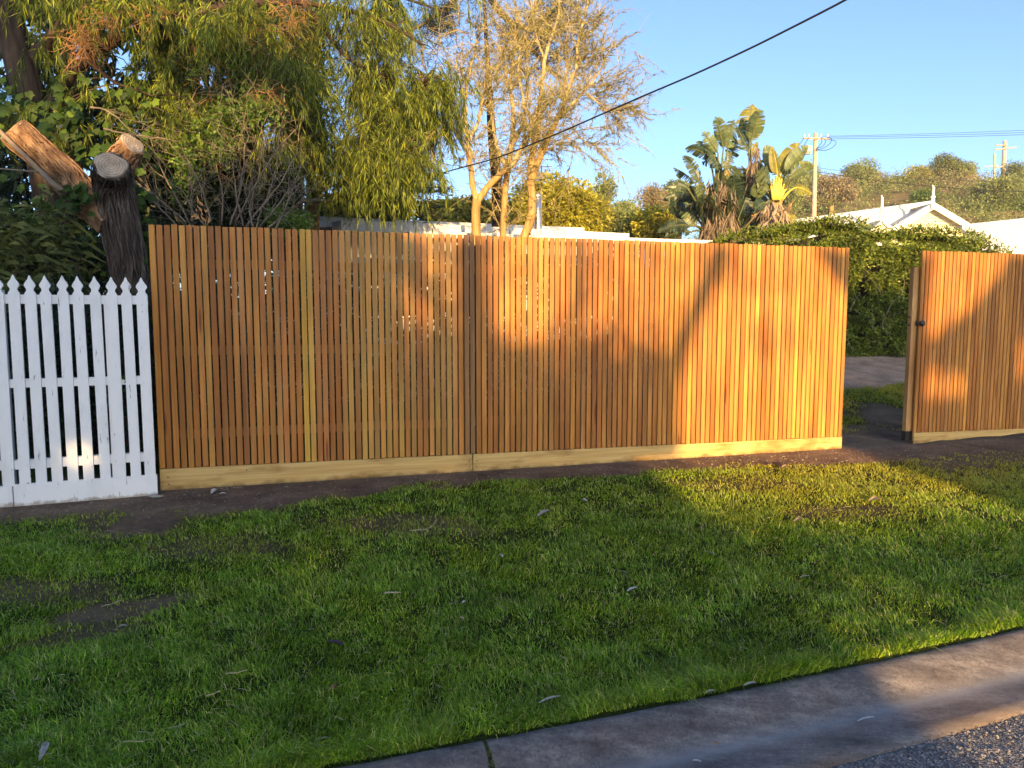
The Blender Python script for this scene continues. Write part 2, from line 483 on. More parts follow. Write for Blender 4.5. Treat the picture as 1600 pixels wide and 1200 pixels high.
# road
def roadmat():
    m = NT('asphalt')
    P = m.pos()
    v = m.n('TexVoronoi'); v.inputs['Scale'].default_value = 125; m.l(P, v.inputs['Vector'])
    n1 = m.noise(P, 150, 3); n2 = m.noise(P, 2, 4)
    c = m.ramp(v.outputs['Color'], [(0.2, (0.07, 0.07, 0.075)), (0.6, (0.19, 0.19, 0.19)), (0.95, (0.36, 0.35, 0.34))])
    c = m.mix(1.0, c, m.ramp(n2, [(0.3, (0.8,) * 3), (0.7, (1.15,) * 3)]), 'MULTIPLY')
    return m.done(m.pbsdf(c, 0.7, m.bump(v.outputs['Distance'], 1.0, 0.012), 0.4).outputs[0])
M_ROAD = roadmat()
V = []; xr = np.linspace(-9, 12, 300); offs = np.concatenate([np.linspace(.394, 1.6, 50), np.linspace(1.7, 6.5, 10)])
for x in xr:
    for j, o_ in enumerate(offs):
        p = kpt(x, o_, -0.164); p[2] += (fbm(x * 30, o_ * 30, 2.) - .5) * .008 + .03 * smooth(.4, 3.5, o_)
        V.append(p)
k = len(offs); i = (np.arange(len(xr) - 1)[:, None] * k + np.arange(k - 1)[None, :]).ravel()
mb = MB(); mb.add(np.array(V), np.stack([i, i + 1, i + k + 1, i + k], 1))
tag(mb.obj('road', M_ROAD, None, True), kind='structure')
# loose stones at the road edge
M_STONE = simple('road_stone', (0.22, 0.21, 0.21), 0.8, 30, 0.5)
mb = MB()
for k in range(2600):
    x = random.uniform(-1.0, 3.2); off = .395 + abs(random.gauss(0, .22)); r = random.uniform(.0025, .0065)
    p = kpt(x, off, -.162 + r * .4)
    a = np.random.rand(6) * .6 + .7
    mb.add(p + r * np.array([[a[0], 0, 0], [0, a[1], 0], [-a[2], 0, 0], [0, -a[3], 0], [0, 0, a[4]]]), None, [[0, 1, 4], [1, 2, 4], [2, 3, 4], [3, 0, 4]])
o = mb.obj('gravel', M_STONE); tag(o, 'loose grey road stones along the asphalt edge', 'gravel', kind='stuff')
# far verge across the road
M_VERGE = simple('far_verge', (0.05, 0.065, 0.025), 0.95, 2, 0.3)
mb = MB()
mb.add([[-60, -70, -.2], [60, -70, -.2], [60, kpt(12, 6.4, 0)[1] + 8, -.14], [12, kpt(12, 6.4, 0)[1], -.14], [-9, kpt(-9, 6.4, 0)[1], -.14], [-60, kpt(-9, 6.4, 0)[1] - 8, -.14]], None, [[0, 1, 2], [0, 2, 3], [0, 3, 4], [0, 4, 5]])
tag(mb.obj('far_ground', M_VERGE), kind='structure')

# ------------------------------------------------------------------ timber slat fence
NSL = 124
PIT = FL / NSL
def fpt(s, off, z):      # s along the fence, off towards the camera
    return np.array([FX + FD[0] * s + FN[0] * off, FY + FD[1] * s + FN[1] * off, z])
RF = Matrix.Rotation(FA, 4, 'Z')
def slat_mesh(seed):
    r = random.Random(seed)
    mb = MB(); W, T, H, c = .0402, .018, 1.0, .0015
    wj = r.uniform(-.0006, .0006)
    prof = [(0, c), (c, 0), (W - c, 0), (W, c), (W, T), (0, T)]      # x, y with -y = front
    zs = [0, .33, .66, 1.0]; V = []
    for k, z in enumerate(zs):
        dx = math.sin(z * 3.1) * wj
        V += [(x + dx, y - T, z) for x, y in prof]
    n = len(prof); q = []
    for k in range(3):
        for j in range(n):
            q.append((k * n + j, k * n + (j + 1) % n, (k + 1) * n + (j + 1) % n, (k + 1) * n + j))
    mb.add(V, q, [(18, 19, 20), (18, 20, 21), (18, 21, 22), (18, 22, 23), (0, 2, 1), (0, 3, 2), (0, 4, 3), (0, 5, 4)])
    return mb.mesh('slat', M_WOOD)
SLM = [slat_mesh(i) for i in range(5)]
PAL = [(0.49, 0.25, 0.078), (0.52, 0.275, 0.085), (0.46, 0.215, 0.066), (0.43, 0.205, 0.062), (0.56, 0.32, 0.10), (0.48, 0.27, 0.10), (0.43, 0.225, 0.085), (0.55, 0.29, 0.085)]
def slatcolor(i, r):
    if i in (21, 22): c = (0.60, 0.40, 0.10)
    elif i in (9, 10, 23, 24, 25, 39, 40, 70, 90): c = (0.41, 0.20, 0.068)
    elif i in (47, 48): c = (0.30, 0.18, 0.09)
    elif 27 <= i <= 44 and i % 2 == 0: c = (0.45, 0.29, 0.10)
    else: c = r.choice(PAL)
    k = r.uniform(.93, 1.08)
    return (c[0] * k * .95, c[1] * k * .82 * r.uniform(.96, 1.04), c[2] * k * .56 * r.uniform(.85, 1.15), 1)
def slatrow(parent, s0, i0, n, zb, top, rs, off=0.0):
    r = random.Random(rs)
    for i in range(n):
        s = s0 + i * PIT + r.gauss(0, .0007)
        z0 = zb(s) + r.uniform(-.003, .003); z1 = top + r.gauss(0, .0025)
        p = fpt(s, off + r.uniform(0, .0012), z0)
        M = Matrix.Translation(p) @ RF @ Matrix.Rotation(r.gauss(0, .0006), 4, 'Y') @ Matrix.Diagonal((1, 1, z1 - z0, 1))
        o = put('slat', SLM[r.randrange(5)], parent, M)
        o.color = slatcolor(i + i0, r)
def zplinth(s): return 0.168 - 0.046 * s / FL
def boxpart(name, mat, parent, s0, s1, o0, o1, z0, z1, color=None, zz=None):
    mb = MB()
    n = 14 if zz else 2
    V = []
    L = s1 - s0
    for k in range(n):
        x = L * k / (n - 1)
        za, zb_ = (z0, z1) if not zz else zz(s0 + x)
        V += [(x, -o1, za), (x, -o0, za), (x, -o0, zb_), (x, -o1, zb_)]
    q = []
    for k in range(n - 1):
        for j in range(4):
            a = k * 4 + j; b = k * 4 + (j + 1) % 4
            q.append((a, a + 4, b + 4, b))
    q += [(0, 1, 2, 3), ((n - 1) * 4 + 3, (n - 1) * 4 + 2, (n - 1) * 4 + 1, (n - 1) * 4)]
    mb.add(V, q)
    o = put(name, mb.mesh(name, mat), parent, Matrix.Translation(fpt(s0, 0, 0)) @ RF)
    if color: o.color = color
    return o
fence = thing('slat_fence', 'long new orange timber fence of upright slats above a pale plinth board', 'fence', fpt(0, 0, 0))
slatrow(fence, 0.0, 0, NSL, zplinth, 2.0, 5)
joint = (735 - 233) and 48.3 * PIT
boxpart('plinth_board', M_PINE, fence, 0.0, joint - .004, .0, .024, 0, 0, zz=lambda s: (-.10, zplinth(s) - .003))
boxpart('plinth_board', M_PINE, fence, joint + .004, FL - .01, .001, .025, 0, 0, zz=lambda s: (-.10, zplinth(s) - .003))
for z in (0.42, 1.06, 1.72):
    for a, b in ((0.0, joint - .003), (joint + .003, FL - .004)):
        boxpart('rail', M_RAIL, fence, a, b, -.068, -.020, z - .035, z + .035)
for s in (0.002, 2.35, 2.50, 4.4, FL - .094):
    boxpart('post', M_RAIL, fence, s, s + .09, -.16, -.070, -.3, 1.93)
mb = MB()
for i in range(NSL):
    for z in (1.06, 0.42, 1.72):
        if z == 1.06 or random.random() < .5:
            p = fpt(i * PIT + .021 + random.gauss(0, .002), 0, z + random.gauss(0, .003))
            mb.tube([p - np.append(FN, 0) * .004, p + np.append(FN, 0) * .0004], .0022, 5)
o = mb.obj('nail_heads', M_NAIL, fence); o['kind'] = 'stuff'
for s, dz in ((.055, .10), (.06, .045), (joint - .03, .09), (joint - .028, .04), (joint + .035, .09), (joint + .033, .04), (.62, .12)):
    p = fpt(s, .024, dz)
    mb = MB(); mb.tube([p - np.append(FN, 0) * .002, p + np.append(FN, 0) * .0018], .0055, 8)
    mb.obj('bolt_head', M_NAIL, fence)

# gate leaf further along the same line
G0 = 141.7 * PIT
gate = thing('driveway_gate', 'orange timber slat gate with a round black latch knob beside the opening', 'gate', fpt(G0, 0, 0))
def zg(s): return 0.118 - 0.03 * (s - G0) / 2.0
slatrow(gate, G0, 130, 44, zg, 1.995, 9)
boxpart('plinth_board', M_PINE, gate, G0 + .004, G0 + 2.22, .0, .022, 0, 0, zz=lambda s: (0.0 + .016 * abs(math.sin((s - G0) * 5.0 + .4)) * (s - G0 > .25) + .02 * (s - G0), zg(s) - .003))
st = boxpart('stile', M_WOOD, gate, G0 - .062, G0 + .03, -.068, -.020, .13, 1.83, (0.46, 0.27, 0.11, 1))
boxpart('stile_foot', M_BLACK, gate, G0 - .063, G0 + .031, -.070, -.019, 0.03, .129)
for z in (.35, 1.0, 1.76): boxpart('rail', M_RAIL, gate, G0 + .034, G0 + 2.2, -.066, -.021, z - .035, z + .035)
kc = fpt(G0 + .012, 0, float(at(1445, 505, fpt(G0, 0, 0)[1])[2]))
mb = MB(); F3 = np.append(FN, 0)
mb.tube([kc, kc + F3 * .008, kc + F3 * .010], [.034, .034, .028], 20); mb.obj('knob_plate', M_BLACK, gate, False)
mb = MB(); mb.tube([kc + F3 * .010, kc + F3 * .028, kc + F3 * .036, kc + F3 * .052, kc + F3 * .062, kc + F3 * .066], [.012, .012, .027, .031, .024, .008], 20)
mb.obj('knob', M_BLACK, gate, True)
for dz in (.065, -.02):
    p = kc + np.array([0, 0, dz]) - F3 * .045 - np.append(FD, 0) * .066
    mb = MB(); mb.tube([p, p - np.append(FD, 0) * .014, p - np.append(FD, 0) * .024], [.012, .012, .006], 10); mb.obj('latch_stud', M_BLACK, gate, True)

# ------------------------------------------------------------------ white picket fence
A = at(2, 790, 0)[:2] if False else onplane(0, 790, 0.0)[:2]
B = onplane(242, 771, 0.0)[:2]
pdv = (B - A) / np.linalg.norm(B - A); PA = math.atan2(pdv[1], pdv[0]); PLn = np.linalg.norm(B - A)
pn = np.array([math.sin(PA), -math.cos(PA)])
RP = Matrix.Rotation(PA, 4, 'Z')
def ppt(s, off, z): return np.array([A[0] + pdv[0] * s + pn[0] * off, A[1] + pdv[1] * s + pn[1] * off, z])
def s_at(px):   # distance along the picket line seen at pixel column px, mid height
    best = min(np.linspace(-1.5, 2.2, 1500), key=lambda s: abs(800 + FPX * ppt(s, 0, 0)[0] / (ppt(s, 0, 0)[1] * CP - (0.9 - CAM_H) * SP) - px))
    return best
ZT = float(np.mean([at(104, 431, ppt(PLn * .45, 0, 0)[1])[2]]))
def picket_mesh(Wd, zt, zb):
    mb = MB(); h = Wd / 2; T = .018
    pr = [(-h, zb), (h, zb), (h, zt - .125), (h * .72, zt - .112), (h * .60, zt - .10), (h * .72, zt - .088), (h * 1.0, zt - .074), (h * .98, zt - .062), (h * .62, zt - .042), (h * .38, zt - .030), (h * .16, zt - .010), (0, zt)]
    pr = pr + [(-x, z) for x, z in reversed(pr[2:-1])]
    n = len(pr)
    V = [(x, -T, z) for x, z in pr] + [(x, 0, z) for x, z in pr]
    V += [(0, -T, zb + .2), (0, 0, zb + .2)]
    # fan from the centre of a tall strip: use bottom-to-top quads between mirrored points
    right = [1] + list(range(2, 12)); left = [0] + [n - 1 - k for k in range(0, 9)] + [11]
    q = []; t = []
    for k in range(len(right) - 1):
        a, b, c, d = right[k], right[k + 1], left[k + 1] if k + 1 < len(left) else 11, left[k]
        if b == 11: t += [(d, a, 11), (n + d, n + 11, n + a)]
        else: q += [(d, a, b, c), (n + d, n + c, n + b, n + a)]
    for k in range(n): q.append((k, n + k, n + (k + 1) % n, (k + 1) % n))
    mb.add(V[:2 * n], q, t)
    return mb.mesh('picket', M_WHITE)
pf = thing('picket_fence', 'white painted picket fence with pointed tops beside the orange fence', 'fence', ppt(0, 0, 0))
zbp = float(at(120, 750, ppt(PLn * .5, .02, 0)[1])[2])
PM = picket_mesh(.067, ZT, zbp - .006)
PMe = picket_mesh(.072, ZT, zbp - .006)
cols = [-48, -21, 5, 31, 57, 82, 107, 131.5, 158, 182, 206, 228]
for k, c in enumerate(cols):
    s = s_at(c)
    M = Matrix.Translation(ppt(s, .018 + random.uniform(0, .001), random.gauss(0, .002))) @ RP @ Matrix.Rotation(random.gauss(0, .003), 4, 'Y')
    put('picket', PMe if k == len(cols) - 1 else PM, pf, M)
def pbox(name, mat, s0, s1, o0, o1, z0, z1, lab=None):
    mb = MB(); mb.box((0, -o1, z0), (s1 - s0, -o0, z1))
    o = put(name, mb.mesh(name, mat), pf, Matrix.Translation(ppt(s0, 0, 0)) @ RP)
    return o
def zpx(y, s, off=0): return float(at(120, y, ppt(s, off, 0)[1])[2])
se = s_at(236)
for (ya, yb) in ((461, 475), (590, 603), (713, 727)):
    pbox('rail', M_WHITE, -1.2, se, -.032, .017, zpx(yb, PLn * .5), zpx(ya, PLn * .5))
sj = s_at(11)
pbox('base_board', M_WHITE, sj + .004, se + .012, .017, .042, -.08, zbp + .003)
pbox('base_board', M_WHITE, -1.2, sj - .003, .016, .041, -.08, zbp - .004)
pbox('post', M_WHITE, s_at(168), s_at(181), -.06, .0165, -.2, ZT - .16)
pbox('post', M_WHITE, s_at(-10), s_at(8), -.12, -.033, -.2, ZT - .10)
mb = MB(); sl_ = s_at(176)
mb.box((0, -.030, 0), (.030, -.0175, .016)); mb.box((.004, -.034, -.022), (.014, -.0305, .03))
put('hinge', mb.mesh('hinge', M_WHITE), pf, Matrix.Translation(ppt(sl_ - .015, 0, zpx(633, sl_))) @ RP)

# ------------------------------------------------------------------ plant helpers
def unit(v): return v / (np.linalg.norm(v, axis=-1, keepdims=True) + 1e-12)
def add_leaves(mb, P, D, L, W, droop=0.15, fold=0.12, side=None):
    n = len(P); D = unit(D)
    L = np.broadcast_to(L, (n,))[:, None]; W = np.broadcast_to(W, (n,))[:, None]
    S = unit(np.cross(D, rng.normal(size=(n, 3)) if side is None else side))
    Nn = np.cross(S, D)
    g_ = np.array([0, 0, -1.0])
    mid = P + D * L * .45 + g_ * L * droop * .25 - Nn * W * fold
    tip = P + D * L + g_ * L * droop
    v = np.stack([P, mid + S * W * .5 + Nn * W * fold * 2, tip, mid - S * W * .5 + Nn * W * fold * 2], 1).reshape(-1, 3)
    i = np.arange(n) * 4
    mb.add(v, None, np.vstack([np.stack([i, i + 1, i + 2], 1), np.stack([i, i + 2, i + 3], 1)]))
def inpoly(pts, poly):
    poly = np.array(poly, float); x, y = pts[:, 0], pts[:, 1]; r = np.zeros(len(pts), bool); j = len(poly) - 1
    for i in range(len(poly)):
        xi, yi = poly[i]; xj, yj = poly[j]
        c = ((yi > y) != (yj > y)) & (x < (xj - xi) * (y - yi) / (yj - yi + 1e-9) + xi)
        r ^= c; j = i
    return r
def polysample(poly, n):
    p = np.array(poly, float); lo, hi = p.min(0), p.max(0); out = []
    while len(out) < n:
        q = lo + rng.random((n * 3, 2)) * (hi - lo); out += list(q[inpoly(q, poly)])
    return np.array(out[:n])
def atv(px, Y):
    u = (px[:, 0] - 800) / FPX; v = (px[:, 1] - 600) / FPX
    dy = CP - v * SP; dz = -SP - v * CP; t = Y / dy
    return np.stack([u * t, Y, CAM_H + dz * t], 1)
def path(pl, Y):
    """3-D poly-line through picture points given as (px, py[, Y])."""
    return np.array([at(p[0], p[1], p[2] if len(p) > 2 else Y) for p in pl])
def resample(p, n):
    p = np.asarray(p, float); d = np.r_[0, np.cumsum(np.linalg.norm(np.diff(p, axis=0), axis=1))]
    t = np.linspace(0, d[-1], n)
    k = np.arange(len(p))
    # smooth with a Catmull-like pass
    out = np.stack([np.interp(t, d, p[:, i]) for i in range(3)], 1)
    for _ in range(2):
        out[1:-1] = (out[:-2] + 2 * out[1:-1] + out[2:]) / 4
    return out
def twig(mb, p0, d, L, r, sides=3, segs=4, wig=.15, grav=0.0):
    pts = [p0]; d = d / np.linalg.norm(d)
    for k in range(segs):
        d = d + rng.normal(size=3) * wig + np.array([0, 0, grav]); d = d / np.linalg.norm(d)
        pts.append(pts[-1] + d * L / segs)
    pts = np.array(pts)
    mb.tube(pts, np.linspace(r, r * .35, segs + 1), sides, False)
    return pts, d
def blob_points(c, R, n, nb=14, seed=0, shell=.75, lobes=None):
    """points and outward normals spread over a lumpy crown of overlapping lobes"""
    r = np.random.default_rng(seed)
    c = np.array(c, float); R = np.array(R, float)
    if lobes is None:
        dd = unit(r.normal(size=(nb, 3))); lobes = c + dd * R * (.35 + .35 * r.random((nb, 1)))
        lobes = np.vstack([lobes, c]); rad = R * (.36 + .22 * r.random((nb + 1, 1)))
    k = r.integers(0, len(lobes), n)
    u = unit(r.normal(size=(n, 3)))
    rr = shell + (1.08 - shell) * r.random((n, 1))
    P = lobes[k] + u * rad[k] * rr
    return P, u
def crown(mb, c, R, n, L, W, seed=0, nb=14, up=.3, droop=.2, shell=.6):
    P, u = blob_points(c, R, n, nb, seed, shell)
    D = unit(u + rng.normal(size=(n, 3)) * .7 + np.array([0, 0, up]))
    add_leaves(mb, P, D, L * (.7 + .6 * rng.random(n)), W * (.7 + .6 * rng.random(n)), droop)
def limbs(mb, base, c, R, r0, n=7, seed=0, sides=6):
    r = np.random.default_rng(seed); base = np.array(base); c = np.array(c); R = np.array(R)
    fork = base + (c - base) * .55
    mb.tube(resample([base, base + (fork - base) * .5 + r.normal(size=3) * .03 * R[0], fork], 8), np.linspace(r0, r0 * .7, 8), sides)
    for k in range(n):
        u = unit(r.normal(size=3)) * R * .8; u[2] = abs(u[2]) * .8
        e = c + u; m_ = fork + (e - fork) * .5 + r.normal(size=3) * .08 * R
        mb.tube(resample([fork, m_, e], 7), np.linspace(r0 * .5, r0 * .08, 7), 4, False)

# ------------------------------------------------------------------ plant materials
L_WEEP = leafmat('weeping_leaf', (0.035, 0.062, 0.010), (0.10, 0.145, 0.018), (0.31, 0.36, 0.04), 0.35, 0.5, 1.0)
L_DARK = leafmat('dark_leaf', (0.007, 0.015, 0.006), (0.014, 0.028, 0.010), (0.025, 0.045, 0.013), 0.2, 0.45, 1.4)  # dark leaf tone; in the backing foliage it stands for interior shade
L_IVY = leafmat('ivy_leaf', (0.02, 0.045, 0.008), (0.05, 0.095, 0.012), (0.12, 0.19, 0.022), 0.25, 0.55, 2.5, 0.2)
L_SHRUB = leafmat('shrub_leaf', (0.050, 0.100, 0.018), (0.100, 0.175, 0.025), (0.150, 0.237, 0.037), 0.35, 0.4, 1.5)
L_HEDGE = leafmat('hedge_leaf', (0.06, 0.10, 0.018), (0.13, 0.18, 0.028), (0.25, 0.28, 0.045), 0.3, 0.4, 1.6)
L_GOLD = leafmat('golden_leaf', (0.189, 0.189, 0.020), (0.319, 0.304, 0.032), (0.420, 0.392, 0.051), 0.3, 0.5, 1.2)
L_MID = leafmat('mid_leaf', (0.068, 0.095, 0.024), (0.121, 0.155, 0.038), (0.189, 0.209, 0.054), 0.3, 0.5, 0.8)
L_OLIVE = leafmat('olive_leaf', (0.12, 0.15, 0.055), (0.20, 0.245, 0.08), (0.30, 0.34, 0.11), 0.25, 0.6, 0.6)
L_BROWN = leafmat('brown_scrub', (0.16, 0.13, 0.075), (0.24, 0.20, 0.11), (0.30, 0.26, 0.15), 0.2, 0.7, 0.8)
L_DRY = leafmat('dry_skirt', (0.15, 0.11, 0.075), (0.25, 0.19, 0.13), (0.38, 0.31, 0.22), 0.15, 0.8, 1.2)
L_CASU = leafmat('needle_twig', (0.14, 0.15, 0.045), (0.26, 0.25, 0.07), (0.38, 0.34, 0.10), 0.2, 0.7, 0.9)
L_CONI = leafmat('conifer_needle', (0.012, 0.022, 0.010), (0.025, 0.038, 0.014), (0.04, 0.05, 0.02), 0.1, 0.6, 1.0)
B_DARK = barkmat('dark_bark', (0.085, 0.066, 0.055), (0.24, 0.20, 0.17), 15, (1, 1, .22), 1.0)
B_RED = barkmat('fibrous_bark', (0.27, 0.16, 0.09), (0.50, 0.34, 0.20), 17, (1, .5, .5), 1.0)
B_PALE = barkmat('pale_bark', (0.36, 0.23, 0.085), (0.52, 0.36, 0.15), 14)
B_BROWN = barkmat('brown_bark', (0.055, 0.038, 0.028), (0.105, 0.07, 0.05), 12)
T_GREY = simple('grey_twig', (0.19, 0.155, 0.115), 0.8, 8, 0.3)
T_TAN = simple('tan_twig', (0.37, 0.30, 0.155), 0.8, 8, 0.3)
T_RUST = simple('rust_twig', (0.27, 0.14, 0.055), 0.8, 8, 0.35)

# ------------------------------------------------------------------ sawn tree
def bark_tube(mb, pts, rad, n=70, sides=56, seed=0, amp=.10, freq=7.0, rag=.0):
    p = resample(pts, n); r = np.interp(np.linspace(0, 1, n), np.linspace(0, 1, len(rad)), rad)
    th = np.linspace(0, 2 * np.pi, sides, endpoint=False); zz = np.linspace(0, 1, n)
    TT, ZZ = np.meshgrid(th, zz); tw = TT + ZZ * .7
    ridge = fbm(np.cos(tw) * freq + seed, np.sin(tw) * freq, ZZ * 5, 4)
    ridge = np.abs(ridge - .5) * 2.4
    big = fbm(np.cos(TT) * 1.5 + seed, np.sin(TT) * 1.5, ZZ * 2.5, 3) - .5
    disp = 1 + amp * (ridge - .4) + .22 * big
    mb.tube(p, r, sides, True, disp)
    return p, r
def endgrain():
    m = NT('sawn_endgrain')
    tc = m.n('TexCoord')
    wv = m.n('TexWave', _wave_type='RINGS', _rings_direction='Z'); wv.inputs['Scale'].default_value = 13; wv.inputs['Distortion'].default_value = 2.5; wv.inputs['Detail'].default_value = 3
    m.l(tc.outputs['Object'], wv.inputs['Vector'])
    c = m.ramp(wv.outputs['Fac'], [(0.0, (0.31, 0.255, 0.19)), (1.0, (0.42, 0.36, 0.29))])
    n = m.noise(tc.outputs['Object'], 9, 4)
    c = m.mix(1.0, c, m.ramp(n, [(0.3, (0.6, 0.57, 0.55)), (0.7, (1.15,) * 3)]), 'MULTIPLY')
    cr = m.noise(tc.outputs['Object'], 14, 3, .5, (0.25, 3.0, 1.0))
    c = m.mix(1.0, c, m.ramp(cr, [(0.27, (0.25, 0.2, 0.16)), (0.32, (1, 1, 1))]), 'MULTIPLY')
    return m.done(m.pbsdf(c, 0.8, m.bump(wv.outputs['Fac'], 0.5, 0.004), 0.2).outputs[0])
M_END = endgrain()
def cutface(parent, c, nrm, rx, ry=None, name='sawn_face'):
    ry = ry or rx; nrm = Vector(nrm).normalized()
    mb = MB(); k = 40; th = np.linspace(0, 2 * np.pi, k, endpoint=False)
    wob = 1 + .07 * np.sin(th * 3 + 1) + .04 * np.sin(th * 5)
    V = [(0, 0, .004)]
    for rr, z in ((.5, .006), (.92, .004), (1.0, -.006)):
        V += [(math.cos(a) * rx * rr * w_, math.sin(a) * ry * rr * w_, z + random.gauss(0, .0012)) for a, w_ in zip(th, wob)]
    t = [(0, 1 + j, 1 + (j + 1) % k) for j in range(k)]
    q = [(1 + r_ * k + j, 1 + (r_ + 1) * k + j, 1 + (r_ + 1) * k + (j + 1) % k, 1 + r_ * k + (j + 1) % k) for r_ in range(2) for j in range(k)]
    mb.add(V, q, t)
    M = Matrix.Translation(Vector(c)) @ nrm.to_track_quat('Z', 'Y').to_matrix().to_4x4()
    return put(name, mb.mesh(name, M_END), parent, M)
SY = 7.0
sb = at(195, 470, SY)
stump = thing('sawn_tree', 'gnarled tree sawn off above the white pickets with three cut limbs', 'tree', (sb[0], sb[1], 0.0))
mb = MB()
base = at(205, 560, SY + .25); 
tp = path([(222, 640, SY + .3), (212, 500, SY + .25), (202, 420, SY + .15), (190, 360, SY + .05), (180, 310, SY - .02), (175, 278, SY - .14), (173, 259, SY - .34)], SY)
tp[0][2] = 0.0
bark_tube(mb, tp, [.17, .155, .15, .155, .16, .16, .145], 130, 84, 1, .34, 7.0)
def bark_strips(mb, path_, rad, n, seed):
    r = np.random.default_rng(seed); p = resample(path_, 60); rr = np.interp(np.linspace(0, 1, 60), np.linspace(0, 1, len(rad)), rad)
    tg = unit(np.gradient(p, axis=0)); ref = np.array([1.0, 0, .01]); a = unit(np.cross(tg, ref)); b = np.cross(tg, a)
    for k in range(n):
        i0 = r.integers(0, 50); L = r.integers(6, 24); i1 = min(59, i0 + L); th = r.random() * 6.28
        ii = np.arange(i0, i1 + 1)
        if len(ii) < 4: continue
        t_ = th + np.cumsum(r.normal(size=len(ii)) * .05) + (ii - i0) * .012
        off = rr[ii] * (1.04 + .10 * np.sin(np.linspace(0, 3.1, len(ii))) * r.random())
        q = p[ii] + off[:, None] * (np.cos(t_)[:, None] * a[ii] + np.sin(t_)[:, None] * b[ii])
        w_ = r.uniform(.004, .013)
        mb.tube(q, w_ * np.sin(np.linspace(.25, 2.9, len(ii))), 4)
bark_strips(mb, tp, [.17, .155, .15, .155, .16, .16, .145], 230, 3)
mb.obj('trunk', B_DARK, stump, True)
cutface(stump, tp[-1] + unit(tp[-1] - tp[-2]) * .012, tuple(tp[-1] - tp[-2]), .135, .125)
mb = MB(); lp = path([(176, 345, SY + .02), (135, 312, SY - .0), (100, 272, SY - .06), (62, 238, SY - .14), (20, 203, SY - .25)], SY)
bark_tube(mb, lp, [.17, .15, .135, .13, .135], 90, 64, 5, .26, 7.0); bark_strips(mb, lp, [.17, .15, .135, .13, .135], 170, 4); mb.obj('limb', B_RED, stump, True)
cutface(stump, lp[-1] + (lp[-1] - lp[-2]) * .03, (lp[-1] - lp[-2]) + np.array([0, -.08, .05]), .128)
mb = MB(); rp = path([(176, 315, SY + .12), (182, 275, SY + .10), (192, 248, SY + .02), (207, 226, SY - .04)], SY)
bark_tube(mb, rp, [.135, .13, .125, .12], 50, 56, 9, .22, 7.0); bark_strips(mb, rp, [.135, .13, .125, .12], 60, 6); mb.obj('limb', B_RED, stump, True)
cutface(stump, rp[-1] + unit(rp[-1] - rp[-2]) * .012, tuple(unit(rp[-1] - rp[-2]) + np.array([.25, -.1, 0])), .112)
mb = MB(); mb.tube(resample(path([(-14, 190, 6.6), (8, 214, 6.6), (45, 250, 6.65), (80, 285, 6.7), (115, 312, 6.85), (150, 340, 6.95)], 7), 24), np.linspace(.018, .034, 24), 9)
mb.tube(resample(path([(-30, 262, 6.5), (20, 265, 6.55), (45, 268, 6.6), (62, 268, 6.66)], 7), 10), .008, 6)
tag(mb.obj('dead_branch', T_GREY, None, True), 'thin bare grey branch slanting in front of the sawn limb', 'branch')

# ------------------------------------------------------------------ dark foliage behind all on that side, painted in for interior shade
def dark_mass(name, label, poly, Y0, Y1, n, L, W, mat, stems, group, droop=.5, seed=1):
    t = thing(name, label, 'tree', (0, 0, 0), group)
    q = polysample(poly, n)
    # clump the sample
    keep = fbm(q[:, 0] / 38, q[:, 1] / 38, seed) > rng.random(n) * .22 + .31
    q = q[keep]; Y = Y0 + (Y1 - Y0) * rng.random(len(q))
    P = atv(q, Y)
    P = P[P[:, 2] > gz(P[:, 0], P[:, 1]) + .02]
    D = unit(rng.normal(size=(len(P), 3)) + np.array([0, -.2, -.3]))
    mb = MB(); add_leaves(mb, P, D, L * (.7 + .6 * rng.random(len(P))), W * (.7 + .6 * rng.random(len(P))), droop)
    mb.obj('crown', mat, t)
    mb = MB()
    for pl, Y, r in stems:
        p = path(pl, Y); 
        if len(pl) > 1: p[0][2] = min(p[0][2], float(gz(p[0][0], p[0][1])))
        mb.tube(resample(p, 14), np.linspace(r, r * .5, 14), 8)
    mb.obj('trunk', B_BROWN, t, True)
    return t
dark_mass('shade_foliage', 'dense dark foliage standing in for shade behind the sawn tree', [(-120, -80), (300, -80), (420, 60), (430, 350), (300, 420), (-120, 440)], 10.8, 12.6, 30000, .15, .075, L_DARK,
          [([(140, 560), (120, 300), (100, -60)], 11.6, .15), ([(300, 560), (310, 200), (300, 20)], 11.8, .12)], 'dark foliage standing in for shade behind the fences')
dark_mass('shade_foliage', 'dark foliage standing in for shade behind the tangle of bare stems', [(230, -60), (500, -60), (505, 120), (470, 330), (440, 372), (230, 372)], 11.2, 13.6, 15000, .14, .07, L_DARK,
          [([(400, 560), (395, 300), (420, 20)], 12.2, .14)], 'dark foliage standing in for shade behind the fences', seed=8)
dark_mass('shade_foliage', 'low dark foliage standing in for shade close behind the bare stems', [(195, 250), (300, 230), (460, 240), (470, 400), (195, 420)], 9.0, 10.2, 16000, .12, .06, L_DARK,
          [([(330, 560), (330, 400), (335, 300)], 9.6, .06)], 'dark foliage standing in for shade behind the fences', seed=5)
